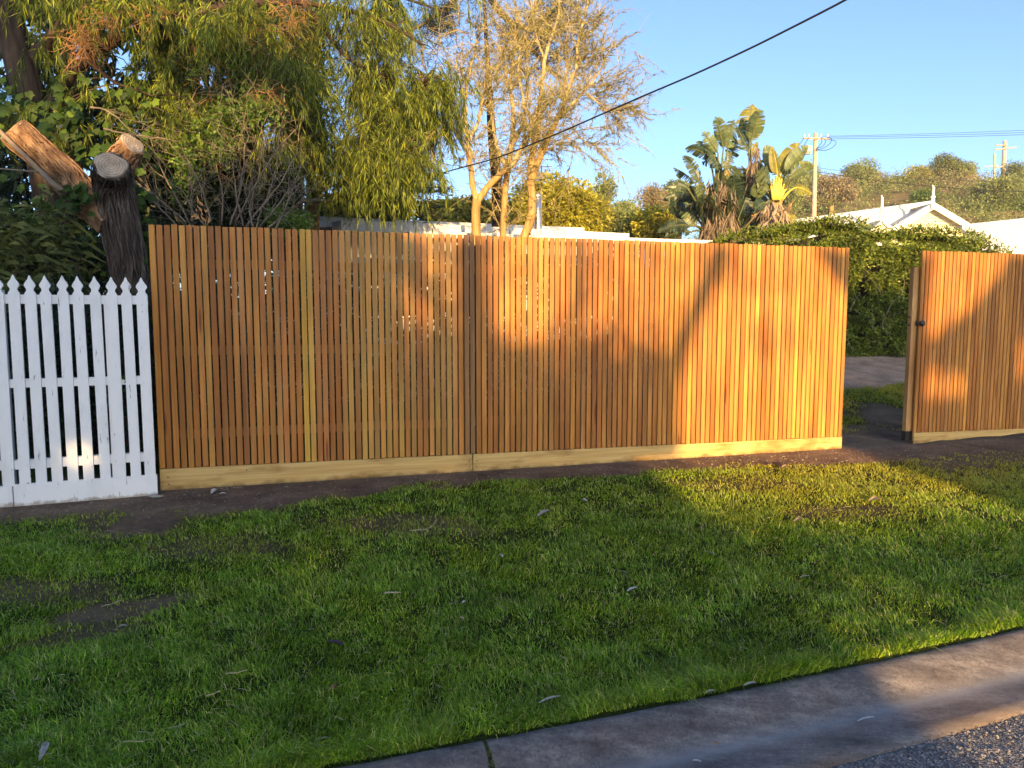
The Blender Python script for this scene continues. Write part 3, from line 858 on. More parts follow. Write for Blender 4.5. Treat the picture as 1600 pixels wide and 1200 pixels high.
# the big leaning trunk and limbs of the weeping tree
WT = thing('weeping_tree', 'big weeping tree with curtains of narrow yellow-green leaves over the fence', 'tree', (at(110, 560, 9.4)[0], 9.4, 0.3))
mb = MB()
bark_tube(mb, path([(118, 560, 9.4), (95, 380, 9.3), (52, 170, 9.2), (22, 60, 9.1), (-12, -60, 9.0), (-30, -160, 9.0)], 9.3), [.26, .23, .20, .18, .16, .15], 90, 40, 15, .18, 5)
mb.obj('trunk', B_BROWN, WT, True)
mb = MB(); nodes = []
for pl, r in (([(35, 110, 9.2), (120, 20, 9.0), (260, -40, 8.8), (420, -70, 8.9), (560, -50, 9.3)], .10), ([(60, 190, 9.2), (130, 90, 9.0), (230, 40, 8.8), (340, 10, 8.7), (470, 0, 9.1), (600, 30, 9.7), (660, 70, 9.9)], .075),
              ([(-5, -40, 9.0), (90, -60, 8.6), (200, -50, 8.3), (330, -60, 8.2)], .07), ([(230, 40, 8.8), (330, 90, 8.9), (430, 150, 9.0), (500, 190, 9.4)], .04), ([(470, 0, 9.1), (540, 90, 9.5), (590, 120, 9.8), (660, 130, 10.0)], .035),
              ([(420, -70, 8.9), (520, -30, 9.6), (610, -10, 10.2), (700, 20, 10.6)], .045), ([(130, 90, 9.0), (180, 130, 8.7), (240, 150, 8.5)], .03), ([(430, 150, 9.0), (470, 200, 9.2), (540, 240, 9.6), (610, 250, 9.9)], .02)):
    p = resample(path(pl, 9), 26); mb.tube(p, np.linspace(r, r * .25, 26), 7); nodes.append(p)
nodes = np.vstack(nodes)
mb.obj('limb', B_BROWN, WT, True)
WEEP = [ # polygon, clusters, Y range, strand length, leaf density
    ([(40, -60), (480, -60), (480, 90), (400, 170), (250, 200), (120, 190), (60, 140)], 100, (8.1, 9.6), .50, 1.0),
    ([(220, -40), (480, -40), (500, 180), (470, 260), (330, 190), (230, 150)], 82, (8.3, 9.8), .58, 1.0),
    ([(450, -60), (560, -60), (640, 60), (660, 140), (620, 240), (480, 270), (440, 120)], 85, (9.0, 10.4), .80, 1.0),
    ([(520, 70), (690, 80), (705, 130), (670, 230), (560, 260)], 80, (9.5, 10.6), .66, 1.0),
    ([(560, -60), (720, -50), (720, 60), (600, 90)], 22, (9.8, 11.0), .5, .6),
    ([(455, 180), (650, 190), (655, 250), (460, 260)], 90, (9.3, 10.4), .85, 1.2),
    ([(-60, 130), (60, 140), (120, 190), (90, 230), (-60, 220)], 12, (8.0, 8.8), .45, .7),
]
lb = MB(); tb = MB(); rb = MB()
for poly, nc, (Ya, Yb), SLn, dens in WEEP:
    cs = polysample(poly, nc)
    for c in cs:
        if fbm(c[0] / 45., c[1] / 45., 2.) < .46: continue
        Y = random.uniform(Ya, Yb); C = at(c[0], c[1], Y)
        near = nodes[np.argmin(np.linalg.norm(nodes - C, axis=1))]
        k = rng.integers(0, 3)
        if np.linalg.norm(near - C) < 1.7:
            tb.tube(resample([near, (near + C) / 2 + rng.normal(size=3) * .1 + np.array([0, 0, .12]), C], 7), np.linspace(.010, .004, 7), 3, False)
        nst = int(13 * dens)
        for j in range(nst):
            d = unit(rng.normal(size=3) * np.array([1, 1, .4]) + np.array([0, 0, -.15]))
            pts, _ = twig(tb, C + rng.normal(size=3) * .10, d, SLn * random.uniform(.5, 1.15), .0022, 3, 6, .12, -.34)
            m_ = 30
            t = np.sort(rng.random(m_)) * .92 + .08
            idx = t * (len(pts) - 1); i0 = np.minimum(idx.astype(int), len(pts) - 2); f = (idx - i0)[:, None]
            P = pts[i0] * (1 - f) + pts[i0 + 1] * f
            D = unit(pts[i0 + 1] - pts[i0]) + rng.normal(size=(m_, 3)) * .42 + np.array([0, 0, -.45])
            add_leaves(lb, P, D, .125 * (.6 + .7 * rng.random(m_)), .0118 * (.7 + .6 * rng.random(m_)), .12)
lb.obj('foliage', L_WEEP, WT)
o = tb.obj('twigs', B_BROWN, WT); o['kind'] = 'stuff'
# dry rust-coloured clumps hanging in the crown
for (cx, cy, rx, ry, n) in ((130, 60, 20, 28, 170), (172, 30, 12, 18, 90), (235, 15, 25, 25, 50), (330, 120, 30, 25, 50), (455, 20, 22, 40, 110), (420, 140, 26, 26, 90), (400, 60, 20, 30, 30)):
    for k in range(n):
        q = at(cx + random.gauss(0, rx * .6), cy + random.gauss(0, ry * .6), 8.35 + random.gauss(0, .25))
        twig(rb, q, rng.normal(size=3) + np.array([0, 0, -.5]), random.uniform(.12, .35), .0035, 3, 4, .3, -.1)
o = rb.obj('dead_twigs', T_RUST, WT); o['kind'] = 'stuff'

# ------------------------------------------------------------------ ivy on and behind the sawn tree
def ivy_mesh():
    pts = [(0, 0), (.28, -.10), (.50, .12), (.44, .30), (.60, .58), (.32, .62), (0, 1.0), (-.32, .62), (-.60, .58), (-.44, .30), (-.50, .12), (-.28, -.10)]
    V = [(x, y, -.12 * abs(x) - .10 * y * y) for x, y in pts] + [(0, .40, .03)]
    t = [(12, i, (i + 1) % 12) for i in range(12)]
    mb = MB(); mb.add(V, None, t); return mb.mesh('leaf', L_IVY, False)
IVM = ivy_mesh()
ivy = thing('ivy_vine', 'ivy with broad lobed leaves climbing behind the sawn tree', 'ivy', (at(110, 500, 7.4)[0], 7.4, .2))
ivy2 = thing('ivy_vine', 'sparse ivy stems threaded through the white pickets', 'ivy', ppt(PLn * .7, -.05, 0))
ivb = MB()
def scatter_ivy(par, poly, n, Ya, Yb, size, count_parts):
    q = polysample(poly, n); made = 0
    for c in q:
        if fbm(c[0] / 22., c[1] / 22., 6.) < .40: continue
        Y = random.uniform(Ya, Yb); C = at(c[0], c[1], Y); s_ = size * random.uniform(.6, 1.25)
        up = Vector((random.gauss(0, .5), -1 + random.gauss(0, .4), random.gauss(.45, .4))).normalized()
        M = Matrix.Translation(Vector(C)) @ up.to_track_quat('Z', 'Y').to_matrix().to_4x4() @ Matrix.Rotation(math.pi + random.gauss(0, .8), 4, 'Z') @ Matrix.Diagonal((s_, s_, s_, 1))
        if made < count_parts:
            put('leaf', IVM, par, M); made += 1
        else:
            v = np.array([(M @ x.co)[:] for x in IVM.vertices]); ivb.add(v, None, [tuple(p.vertices) for p in IVM.polygons])
scatter_ivy(ivy, [(62, 180), (110, 150), (165, 240), (150, 270), (110, 240), (70, 230)], 60, 7.1, 7.35, .115, 40)
scatter_ivy(ivy, [(90, 270), (150, 300), (150, 330), (110, 350), (80, 320)], 40, 6.7, 6.85, .10, 25)
scatter_ivy(ivy, [(10, 130), (110, 130), (100, 190), (60, 200), (0, 175)], 60, 7.6, 8.6, .10, 40)
scatter_ivy(ivy, [(25, 310), (75, 300), (70, 360), (30, 365)], 40, 7.2, 7.6, .09, 20)
scatter_ivy(ivy, [(205, 290), (238, 300), (240, 430), (215, 420)], 70, 7.1, 7.5, .09, 40)
scatter_ivy(ivy, [(-60, 100), (250, 130), (240, 430), (-60, 430)], 520, 7.9, 9.0, .085, 0)
scatter_ivy(ivy, [(60, 340), (200, 370), (240, 440), (60, 440)], 240, 7.3, 7.9, .08, 0)
o = ivb.obj('leaves', L_IVY, ivy); o['kind'] = 'stuff'
mb = MB()
for k in range(16):
    x = random.uniform(20, 235); twig(mb, at(x, random.uniform(380, 470), random.uniform(7.1, 7.8)), np.array([random.gauss(0, .4), 0, 1.]), random.uniform(.6, 1.6), .006, 4, 9, .2, 0)
mb.obj('stem', B_BROWN, ivy)
for px, py, s_ in ((193, 587, .035), (199, 593, .03), (192, 608, .02), (197, 618, .022), (221, 642, .02), (130, 672, .02), (180, 712, .02), (34, 727, .05), (38, 740, .045), (33, 748, .04), (40, 752, .035), (5, 728, .05), (6, 752, .04), (48, 541, .02), (20, 485, .02), (198, 560, .015)):
    s0 = s_at(px); pos = ppt(s0, .022, zpx(py, s0))
    up = Vector((random.gauss(0, .3), -1, random.gauss(.3, .3))).normalized()
    put('leaf', IVM, ivy2, Matrix.Translation(Vector(pos)) @ up.to_track_quat('Z', 'Y').to_matrix().to_4x4() @ Matrix.Rotation(math.pi + random.gauss(0, .6), 4, 'Z') @ Matrix.Diagonal((s_, s_, s_, 1)))
mb = MB()
s0 = s_at(195); mb.tube(resample([ppt(s0, -.02, 0.1), ppt(s0 + .01, -.02, .4), ppt(s0 - .005, -.02, .75), ppt(s0, .0, .95)], 12), .003, 4)
s0 = s_at(34); mb.tube(resample([ppt(s0, -.02, 0.02), ppt(s0 + .01, .0, .15), ppt(s0 - .01, .018, .3)], 8), .003, 4)
mb.tube([ppt(s_at(186), .025, zpx(680, s0)), ppt(s_at(196), .022, zpx(655, s0))], .0015, 4)
mb.obj('stem', B_BROWN, ivy2)

# dark leafy undergrowth behind the picket fence
def undergrowth(name, label, X0, X1, Y0, Y1, ztop, n, L, W, mat, cat='shrub', droop=.6, spiky=False, group=None):
    t = thing(name, label, cat, ((X0 + X1) / 2, (Y0 + Y1) / 2, float(gz((X0 + X1) / 2, (Y0 + Y1) / 2))), group)
    X = X0 + (X1 - X0) * rng.random(n); Y = Y0 + (Y1 - Y0) * rng.random(n)
    top = ztop * (.72 + .5 * fbm(X * 1.5, Y * 1.5, 3.)); Z = gz(X, Y) + top * rng.random(n) ** .8
    D = rng.normal(size=(n, 3)) + (np.array([0, 0, 1.4]) if spiky else np.array([0, -.3, 0]))
    mb = MB(); add_leaves(mb, np.stack([X, Y, Z], 1), D, L * (.6 + .8 * rng.random(n)), W * (.6 + .8 * rng.random(n)), droop)
    mb.obj('foliage', mat, t)
    mb = MB()
    for k in range(14):
        x = random.uniform(X0, X1); y = random.uniform(Y0, Y1)
        twig(mb, np.array([x, y, float(gz(x, y))]), np.array([random.gauss(0, .3), 0, 1.]), ztop * .8, .012, 4, 6, .15)
    mb.obj('stem', B_BROWN, t)
    return t
undergrowth('dark_shrub', 'dark leafy shrub close behind the white pickets', -4.6, -2.45, 5.75, 6.6, 1.45, 14000, .06, .032, L_DARK, droop=.15)
undergrowth('dark_shrub', 'tall dark shrub under the sawn tree', -6.4, -3.2, 7.4, 8.8, 2.0, 16000, .07, .035, L_DARK, droop=.15)
undergrowth('strappy_plant', 'arching strappy plant above the white pickets at the corner of the garden', -5.6, -4.25, 6.7, 7.3, 2.25, 3600, .22, .008, L_MID, 'plant', .75, True)
undergrowth('dark_shrub', 'dark shrub behind the near end of the slat fence', -3.1, -1.2, 6.6, 7.9, 1.75, 9000, .07, .035, L_DARK)
undergrowth('dark_shrub', 'low dark shrub behind the middle of the slat fence', -1.2, 1.6, 7.4, 8.6, 1.95, 9500, .07, .035, L_DARK)

# ------------------------------------------------------------------ tangle of bare stems and green shrub
tang = thing('bare_shrub', 'tangled bare shrub of grey and tan stems rising behind the slat fence', 'shrub', (at(370, 500, 8.0)[0], 8.0, .25))
gb = MB(); tbn = MB()
ends = []
for pl in ([(290, 352), (270, 330), (238, 300), (205, 278)], [(300, 355), (262, 325), (222, 292), (200, 262)], [(300, 355), (286, 320), (255, 270), (236, 210), (222, 190)], [(330, 352), (322, 320), (306, 275), (285, 240)],
           [(360, 353), (372, 310), (380, 270), (384, 230)], [(365, 353), (395, 300), (430, 245), (468, 205)], [(385, 354), (410, 320), (440, 280), (462, 240)], [(400, 355), (412, 320), (426, 290), (433, 262)],
           [(405, 356), (430, 330), (452, 300), (470, 270)], [(430, 357), (445, 325), (455, 300)], [(345, 352), (350, 318), (345, 280), (330, 230)], [(300, 352), (296, 310), (302, 280)], [(418, 356), (440, 338), (470, 315)],
           [(275, 352), (250, 322), (236, 310)], [(320, 352), (300, 330), (284, 300), (262, 285)], [(380, 354), (372, 320), (366, 300), (360, 262)], [(395, 355), (388, 330), (392, 300)], [(140, 168), (160, 172), (185, 186), (205, 205)], [(160, 200), (180, 205), (210, 210), (260, 212)]):
    Y = random.uniform(7.6, 8.4); p = resample(path([(x, y, Y + random.gauss(0, .05)) for x, y in pl], Y), 14)
    p += np.cumsum(rng.normal(size=p.shape) * .006, axis=0)
    gb.tube(p, np.linspace(.012, .004, 14), 5)
    for k in range(10):
        i = rng.integers(3, 14); d = (p[i] - p[i - 1]); d = d / np.linalg.norm(d) + rng.normal(size=3) * .6
        q, _ = twig(gb, p[i], d, random.uniform(.15, .5), .0045, 3, 5, .16, .0); ends.append(q[-1])
gb.obj('stem', T_GREY, tang, True)
q = polysample([(215, 190), (300, 150), (400, 120), (470, 170), (480, 330), (420, 352), (260, 352), (225, 290)], 1000)
for c in q:
    dens = math.exp(-(((c[0] - 400) / 75) ** 2 + ((c[1] - 235) / 70) ** 2))
    if random.random() > .30 + dens: continue
    twig(tbn, at(c[0], c[1], random.uniform(7.7, 8.7)), rng.normal(size=3) + np.array([0, 0, .5]), random.uniform(.12, .42), .0028, 3, 4, .28)
o = tbn.obj('twigs', T_GREY, tang); o['kind'] = 'stuff'
gs = thing('leafy_shrub', 'bright green small-leaved shrub above the bare stems', 'shrub', (at(330, 500, 8.5)[0], 8.5, .3))
mb = MB()
for (cx, cy, r, n) in ((315, 205, 30, 700), (345, 232, 28, 500), (385, 175, 34, 700), (420, 170, 26, 450), (285, 240, 22, 260), (350, 175, 24, 400), (280, 290, 18, 150), (430, 340, 22, 300), (455, 352, 26, 420), (470, 345, 20, 260), (300, 265, 25, 260)):
    p = np.stack([cx + rng.normal(size=n) * r * .55, cy + rng.normal(size=n) * r * .5], 1)
    P = atv(p, 8.3 + rng.normal(size=n) * .22); add_leaves(mb, P, rng.normal(size=(n, 3)) + np.array([0, -.2, .2]), .05 * (.6 + .7 * rng.random(n)), .028 * (.7 + .5 * rng.random(n)), .1)
mb.obj('foliage', L_SHRUB, gs)
mb = MB()
for cx, cy in ((315, 205), (345, 232), (385, 175), (420, 170), (285, 240), (430, 340), (460, 350)):
    mb.tube(resample([at(cx * .4 + 350 * .6, 480, 8.5), at(cx * .7 + 100, (cy + 400) / 2, 8.4), at(cx, cy, 8.3)], 8), np.linspace(.016, .004, 8), 4)
mb.obj('stem', B_BROWN, gs)
# curled dry leaves caught on the stems
mb = MB()
for cx, cy in ((312, 330), (308, 340), (322, 345), (303, 350), (318, 325), (325, 350), (310, 318)):
    for k in range(3):
        add_leaves(mb, at(cx + random.gauss(0, 3), cy + random.gauss(0, 3), 7.3)[None], rng.normal(size=(1, 3)), .07, .03, -.2, .3)
tag(mb.obj('dead_leaves', simple('orange_dry_leaf', (.50, .27, .10), .7, 20, .3)), 'curled orange dead leaves caught on the bare stems', 'leaves', kind='stuff')
# pale trunks behind the curtain
for lab, pl, r in (('pale straight trunk behind the weeping curtain beside the dark shade foliage', [(462, 480), (464, 330), (466, 255), (470, 180)], .085), ('pale forked trunk showing under the weeping curtain', [(484, 480), (485, 330), (486, 280), (488, 200)], .075), ('slim pale trunk just past the forked one under the curtain', [(496, 480), (494, 335), (500, 285), (503, 200)], .05)):
    t = thing('pale_tree', lab, 'tree', (at(pl[0][0], 500, 11.0)[0], 11.0, .5), 'pale trunks under the weeping curtain')
    mb = MB(); bark_tube(mb, path([(a, b, 11.0) for a, b in pl], 11), [r * 1.1, r, r * .9], 30, 16, int(pl[0][0]), .1, 4); mb.obj('trunk', B_PALE, t, True)
    mb = MB(); top = path([(pl[-1][0], pl[-1][1], 11.0)], 11)[0]; crown(mb, top + np.array([0, .2, .6]), (.5, .4, .6), 900, .10, .02, int(pl[0][0])); mb.obj('crown', L_WEEP, t)

# ------------------------------------------------------------------ tall fine-twigged trees over the middle of the fence
def needles(mb, pts, m_, L):
    t = rng.random(m_); idx = t * (len(pts) - 1); i0 = np.minimum(idx.astype(int), len(pts) - 2); f = (idx - i0)[:, None]
    P = pts[i0] * (1 - f) + pts[i0 + 1] * f
    add_leaves(mb, P, unit(pts[i0 + 1] - pts[i0]) + rng.normal(size=(m_, 3)) * .45 + np.array([0, 0, -.1]), L, .0085, .1)
def twiggy(name, label, Y, mains, ntw, seed, loc):
    global rng
    t = thing(name, label, 'tree', loc, 'fine-twigged trees rising behind the slat fence')
    tr = MB(); br = MB(); nd = MB(); nodes_ = []
    for k, (pl, r0, r1) in enumerate(mains):
        p = resample(path(pl, Y), 30)
        if r0 > .05: bark_tube(tr, p, [r0 * .86, (r0 + r1) * .44, r1 * .9], 36, 14, seed + k, .08, 3)
        else:
            p = p + np.cumsum(rng.normal(size=p.shape) * .006, axis=0); br.tube(p, np.linspace(r0, r1, 30), 6)
        if r0 < .075:
            n0 = 8 if r0 > .05 else 5
            for q in range(n0, 30): nodes_.append((p[q], unit(p[q] - p[q - 1])))
    for k in range(ntw):
        P, d = nodes_[rng.integers(0, len(nodes_))]
        d = unit(d * .9 + rng.normal(size=3) * .55 + np.array([0, 0, .25]))
        pts, d2 = twig(br, P, d, random.uniform(.35, .8), .0075, 3, 6, .13, .03)
        for q in range(5):
            i = rng.integers(1, 7)
            dd = unit(pts[i] - pts[i - 1]) + rng.normal(size=3) * .5
            p2, _ = twig(br, pts[i], dd, random.uniform(.25, .6), .0045, 3, 5, .14, -.02)
            for s_ in range(3):
                i2 = rng.integers(1, 6)
                p3, _ = twig(br, p2[i2], unit(p2[i2] - p2[i2 - 1]) + rng.normal(size=3) * .5, random.uniform(.15, .4), .0030, 3, 3, .2, -.09)
            needles(nd, p2, 32, .07)
    tr.obj('trunk', B_PALE, t, True); br.obj('branches', T_TAN, t, True); nd.obj('foliage', L_CASU, t)
    return t
twiggy('twiggy_tree', 'tall tree of fine bare twigs with a forked orange trunk beside the roof', 10.4,
       [([(747, 420), (744, 370), (743, 330), (745, 312)], .085, .075), ([(745, 314), (738, 290), (736, 262), (731, 235)], .052, .040),
        ([(746, 314), (762, 292), (776, 278), (792, 262)], .058, .045), ([(736, 262), (733, 220), (728, 170), (733, 120), (745, 60)], .045, .012),
        ([(731, 235), (712, 205), (700, 170), (690, 140)], .030, .008), ([(733, 220), (748, 190), (757, 140), (765, 90)], .030, .008),
        ([(792, 262), (812, 240), (830, 205), (838, 160)], .04, .012), ([(700, 190), (690, 210), (672, 225)], .014, .006), ([(729, 180), (715, 130), (705, 90)], .02, .006)], 60, 3, (at(747, 500, 10.4)[0], 10.4, .55))
twiggy('twiggy_tree', 'slim upright fine-twigged tree between its forked and its spreading neighbour', 10.6,
       [([(788, 420), (786, 370), (787, 330), (790, 290), (795, 250)], .062, .05), ([(795, 250), (800, 200), (796, 150), (800, 90), (806, 40)], .045, .012),
        ([(793, 262), (780, 225), (772, 180), (770, 120)], .032, .008), ([(797, 230), (815, 190), (822, 140), (818, 90)], .032, .008), ([(798, 150), (785, 100), (778, 60)], .018, .006)], 50, 23, (at(787, 500, 10.6)[0], 10.6, .55))
twiggy('twiggy_tree', 'spreading fine-twigged tree with a leaning orange trunk beside the steel flue', 10.5,
       [([(806, 430), (817, 375), (829, 345), (832, 310)], .085, .07), ([(832, 312), (828, 275), (832, 240), (840, 205)], .07, .05), ([(829, 285), (842, 250), (853, 225), (866, 195)], .06, .045),
        ([(840, 205), (845, 150), (850, 90), (870, 30), (880, -30)], .045, .012), ([(866, 195), (885, 150), (900, 110), (920, 70)], .036, .01), ([(866, 195), (895, 165), (920, 135), (945, 100)], .034, .01),
        ([(840, 205), (822, 170), (812, 120), (818, 60)], .03, .008), ([(900, 110), (905, 60), (915, 10), (930, -40)], .025, .008), ([(915, 145), (935, 162), (948, 178)], .016, .005), ([(885, 150), (890, 100), (875, 50)], .02, .006), ([(850, 90), (835, 40), (830, 0)], .02, .006), ([(866, 200), (885, 215), (900, 235)], .014, .005)], 108, 43, (at(817, 500, 10.5)[0], 10.5, .55))
# dark pine whose boughs cross the top
pine = thing('pine_tree', 'dark rough pine behind the twiggy trees with boughs crossing their tops', 'tree', (at(778, 500, 13.5)[0], 13.5, .8))
mb = MB(); bark_tube(mb, path([(776, 500, 13.5), (778, 340, 13.5), (776, 280, 13.5), (768, 200, 13.5), (760, 60, 13.5), (750, -100, 13.5)], 13.5), [.13, .12, .105, .06, .035, .03], 50, 16, 4, .15, 3)
mb.obj('trunk', B_BROWN, pine, True)
lm = MB(); nb_ = MB()
PB = [([(752, -60), (765, 0), (790, 28), (800, 42), (830, 46), (868, 46), (905, 30)], .07), ([(800, 42), (812, 62), (838, 84), (860, 110), (888, 128)], .045), ([(752, -40), (700, 10), (660, 40), (600, 60)], .05), ([(700, 8), (690, 40), (700, 60)], .02),
      ([(830, 46), (860, 20), (900, 5)], .025), ([(620, 55), (580, 30), (540, 40)], .025), ([(640, 45), (600, 90), (540, 110)], .03), ([(600, 80), (570, 130), (555, 170)], .02)]
for pl, r in PB:
    p = resample(path(pl, 12.2), 16); lm.tube(p, np.linspace(r, r * .35, 16), 7)
    for k in range(13):
        i = rng.integers(4, 16); pts, _ = twig(lm, p[i], rng.normal(size=3) * np.array([1, .6, .8]), random.uniform(.25, .6), .010, 3, 4, .3)
        for j in range(4):
            q, _ = twig(lm, pts[rng.integers(1, 5)], rng.normal(size=3), .22, .005, 3, 3, .3)
            m_ = 40; add_leaves(nb_, np.repeat(q[-1][None], m_, 0) + rng.normal(size=(m_, 3)) * .03, rng.normal(size=(m_, 3)), .11, .009, .1)
lm.obj('limb', B_DARK, pine, True); nb_.obj('foliage', L_CONI, pine)
# dark conifer with drooping layered boughs past the curtain
con = thing('conifer_tree', 'dark conifer with flat layered boughs showing past the weeping curtain', 'tree', (at(610, 500, 13.0)[0], 13.0, .8))
mb = MB(); mb.tube(resample(path([(606, 500), (606, 300), (604, 100)], 13), 12), np.linspace(.16, .08, 12), 8); mb.obj('trunk', B_BROWN, con, True)
lm = MB(); nb_ = MB()
for k in range(26):
    y0 = 150 + k * 7.4; side = 1 if k % 3 else -1; L = (28 + (y0 - 150) * .34) * random.uniform(.75, 1.1)
    p = resample(path([(606, y0 - 6, 13), (606 + side * L * .55, y0 + 2, 12.6 + random.gauss(0, .3)), (606 + side * L, y0 + 12 - L * .12, 12.4 + random.gauss(0, .4))], 13), 9)
    lm.tube(p, np.linspace(.03, .008, 9), 4)
    m_ = 190; i = rng.integers(1, 9, m_)
    add_leaves(nb_, p[i] + rng.normal(size=(m_, 3)) * np.array([.12, .14, .035]), rng.normal(size=(m_, 3)) * np.array([1, 1, .3]) + np.array([side * .7, 0, .1]), .14, .022, .15)
lm.obj('limb', B_BROWN, con, True); nb_.obj('foliage', L_CONI, con)

# ------------------------------------------------------------------ round bushes and trees in the middle distance
def tree(name, label, px, py, rx, ry, Y, n, L, W, mat, seed, trunk_r=.12, group=None, nb=16, cat='tree', shell=.6, bark=None, lift=0):
    C = at(px, py, Y); k = 1 / FPX * Y
    gb_ = float(gz(C[0], C[1])) if Y < 38 else float(hz(C[0], C[1]))
    t = thing(name, label, cat, (C[0], Y, gb_), group)
    R = np.array([rx * k, max(rx * k * .8, .5), ry * k])
    mb = MB(); crown(mb, C, R, n, L, W, seed, nb, .2, .25, shell); mb.obj('crown', mat, t)
    mb = MB(); limbs(mb, (C[0] + lift, Y, gb_ - .1), C, R * .95, trunk_r, 9, seed); mb.obj('trunk', bark or B_BROWN, t, True)
    return t
G1 = 'trees between the house and the hill'
tree('round_tree', 'dark green broad-crowned tree just above the flat roof beside the forked trunk', 718, 334, 66, 30, 19, 15000, .13, .055, L_MID, 1, .15, G1, 22)
tree('round_tree', 'dark green tree showing between the thin orange trunks', 775, 342, 42, 30, 20, 6000, .13, .055, L_MID, 2, .12, G1)
tree('round_tree', 'rounded golden-green tree standing behind the steel flue', 868, 332, 68, 56, 20, 26000, .12, .06, L_GOLD, 3, .18, G1, 26, shell=.8)
tree('round_tree', 'lower golden-green tree tucked beside the leaning orange trunk', 812, 350, 26, 30, 21, 5000, .12, .06, L_GOLD, 13, .12, G1)
tree('gum_tree', 'small airy gum tree with a bare leaning stem above the golden bushes', 944, 302, 20, 28, 30, 1900, .20, .05, L_OLIVE, 4, .10, G1, 8, bark=B_PALE)
tree('scrub_tree', 'pale dry thin tree between the gum and the big-leaved clump', 1024, 306, 30, 30, 30, 3200, .16, .03, L_BROWN, 5, .10, G1, 12, bark=T_GREY)
tree('round_tree', 'olive bush spreading behind the roof below the small gum tree', 955, 360, 62, 34, 23, 10000, .14, .05, L_OLIVE, 6, .14, G1, 20)
tree('round_tree', 'yellow-green bush beside the big-leaved clump', 1030, 352, 40, 38, 22, 7000, .13, .05, L_GOLD, 7, .12, G1)
tree('round_tree', 'grey-green bush behind the small gum tree', 975, 336, 34, 22, 34, 3500, .2, .07, L_OLIVE, 8, .14, G1)
tree('round_tree', 'dull olive tree beyond the pale dry thin tree', 1060, 320, 44, 34, 36, 4500, .22, .08, L_OLIVE, 9, .14, G1)
tree('round_tree', 'shadowed dark bush under the weeping curtain beyond the roof', 560, 330, 90, 26, 16, 9000, .12, .06, L_DARK, 10, .12, G1)
tree('round_tree', 'sunlit yellow-green bush peeping under the curtain beside the pale trunks', 524, 322, 20, 14, 14, 1500, .10, .04, L_GOLD, 11, .06, G1, 6)

# ------------------------------------------------------------------ flat-roofed white house behind the fence
M_FASC = simple('fascia_white', (0.78, 0.77, 0.73), 0.6, 3, 0.06)
M_WALLW = simple('house_wall', (0.42, 0.43, 0.42), 0.8, 3, 0.08)
M_ROOFM = simple('roof_sheet', (0.45, 0.47, 0.48), 0.5, 3, 0.1, metal=0.0)
M_GLASS = simple('window_glass', (0.03, 0.04, 0.05), 0.06, 3, 0.1, spec=0.8)
house = thing('flat_roof_house', 'low white house with stepped flat roofs and a steel flue behind the slat fence', 'house', (at(780, 500, 12.6)[0], 12.6, .5))
def roofslab(pa, pb, Ya, Yb, hpx, depth, mbw, parent, name='roof'):
    a = at(pa[0], pa[1], Ya); b = at(pb[0], pb[1], Yb)
    ha = hpx[0] / FPX * Ya; hb = hpx[1] / FPX * Yb
    d = b - a; d[2] = 0; nrm = np.array([-d[1], d[0], 0]) / np.linalg.norm(d[:2]) * depth
    up = np.array([0, 0, .04 * depth])
    mb = MB()
    V = np.array([a, b, b + nrm + up, a + nrm + up, a - [0, 0, ha], b - [0, 0, hb], b + nrm - [0, 0, hb], a + nrm - [0, 0, ha]])
    mb.add(V, [[4, 5, 1, 0], [5, 6, 2, 1], [6, 7, 3, 2], [7, 4, 0, 3], [0, 1, 2, 3], [7, 6, 5, 4]])
    mb.obj(name, M_ROOFM, parent)
    # fascia board, 12 mm proud, with joints
    u = (b - a) / np.linalg.norm(b - a); f3 = -nrm / np.linalg.norm(nrm)
    n = max(1, int(round(np.linalg.norm(b - a) / 2.7)))
    for k in range(n):
        p = a + (b - a) * (k / n) + u * .003; q = a + (b - a) * ((k + 1) / n) - u * .003
        h0 = ha + (hb - ha) * k / n; h1 = ha + (hb - ha) * (k + 1) / n
        fb = MB(); o1 = f3 * .003; o2 = f3 * .025
        V = np.array([p + o1, q + o1, q + o1 - [0, 0, h1], p + o1 - [0, 0, h0], p + o2, q + o2, q + o2 - [0, 0, h1], p + o2 - [0, 0, h0]]) + np.array([0, 0, .012])
        fb.add(V, [[4, 7, 6, 5], [0, 1, 2, 3], [0, 4, 5, 1], [3, 2, 6, 7], [0, 3, 7, 4], [1, 5, 6, 2]])
        fb.obj('fascia_board', M_FASC, parent)
    return a, b, nrm
a1 = roofslab((440, 337), (912, 357), 12.4, 15.6, (11, 7), 5, None, house)
a2 = roofslab((532, 344), (982, 366), 11.8, 14.9, (17, 11), .5, None, house, 'eave')
a3 = roofslab((640, 362), (1134, 377.5), 11.4, 14.7, (8, 8.5), .36, None, house, 'porch_roof')
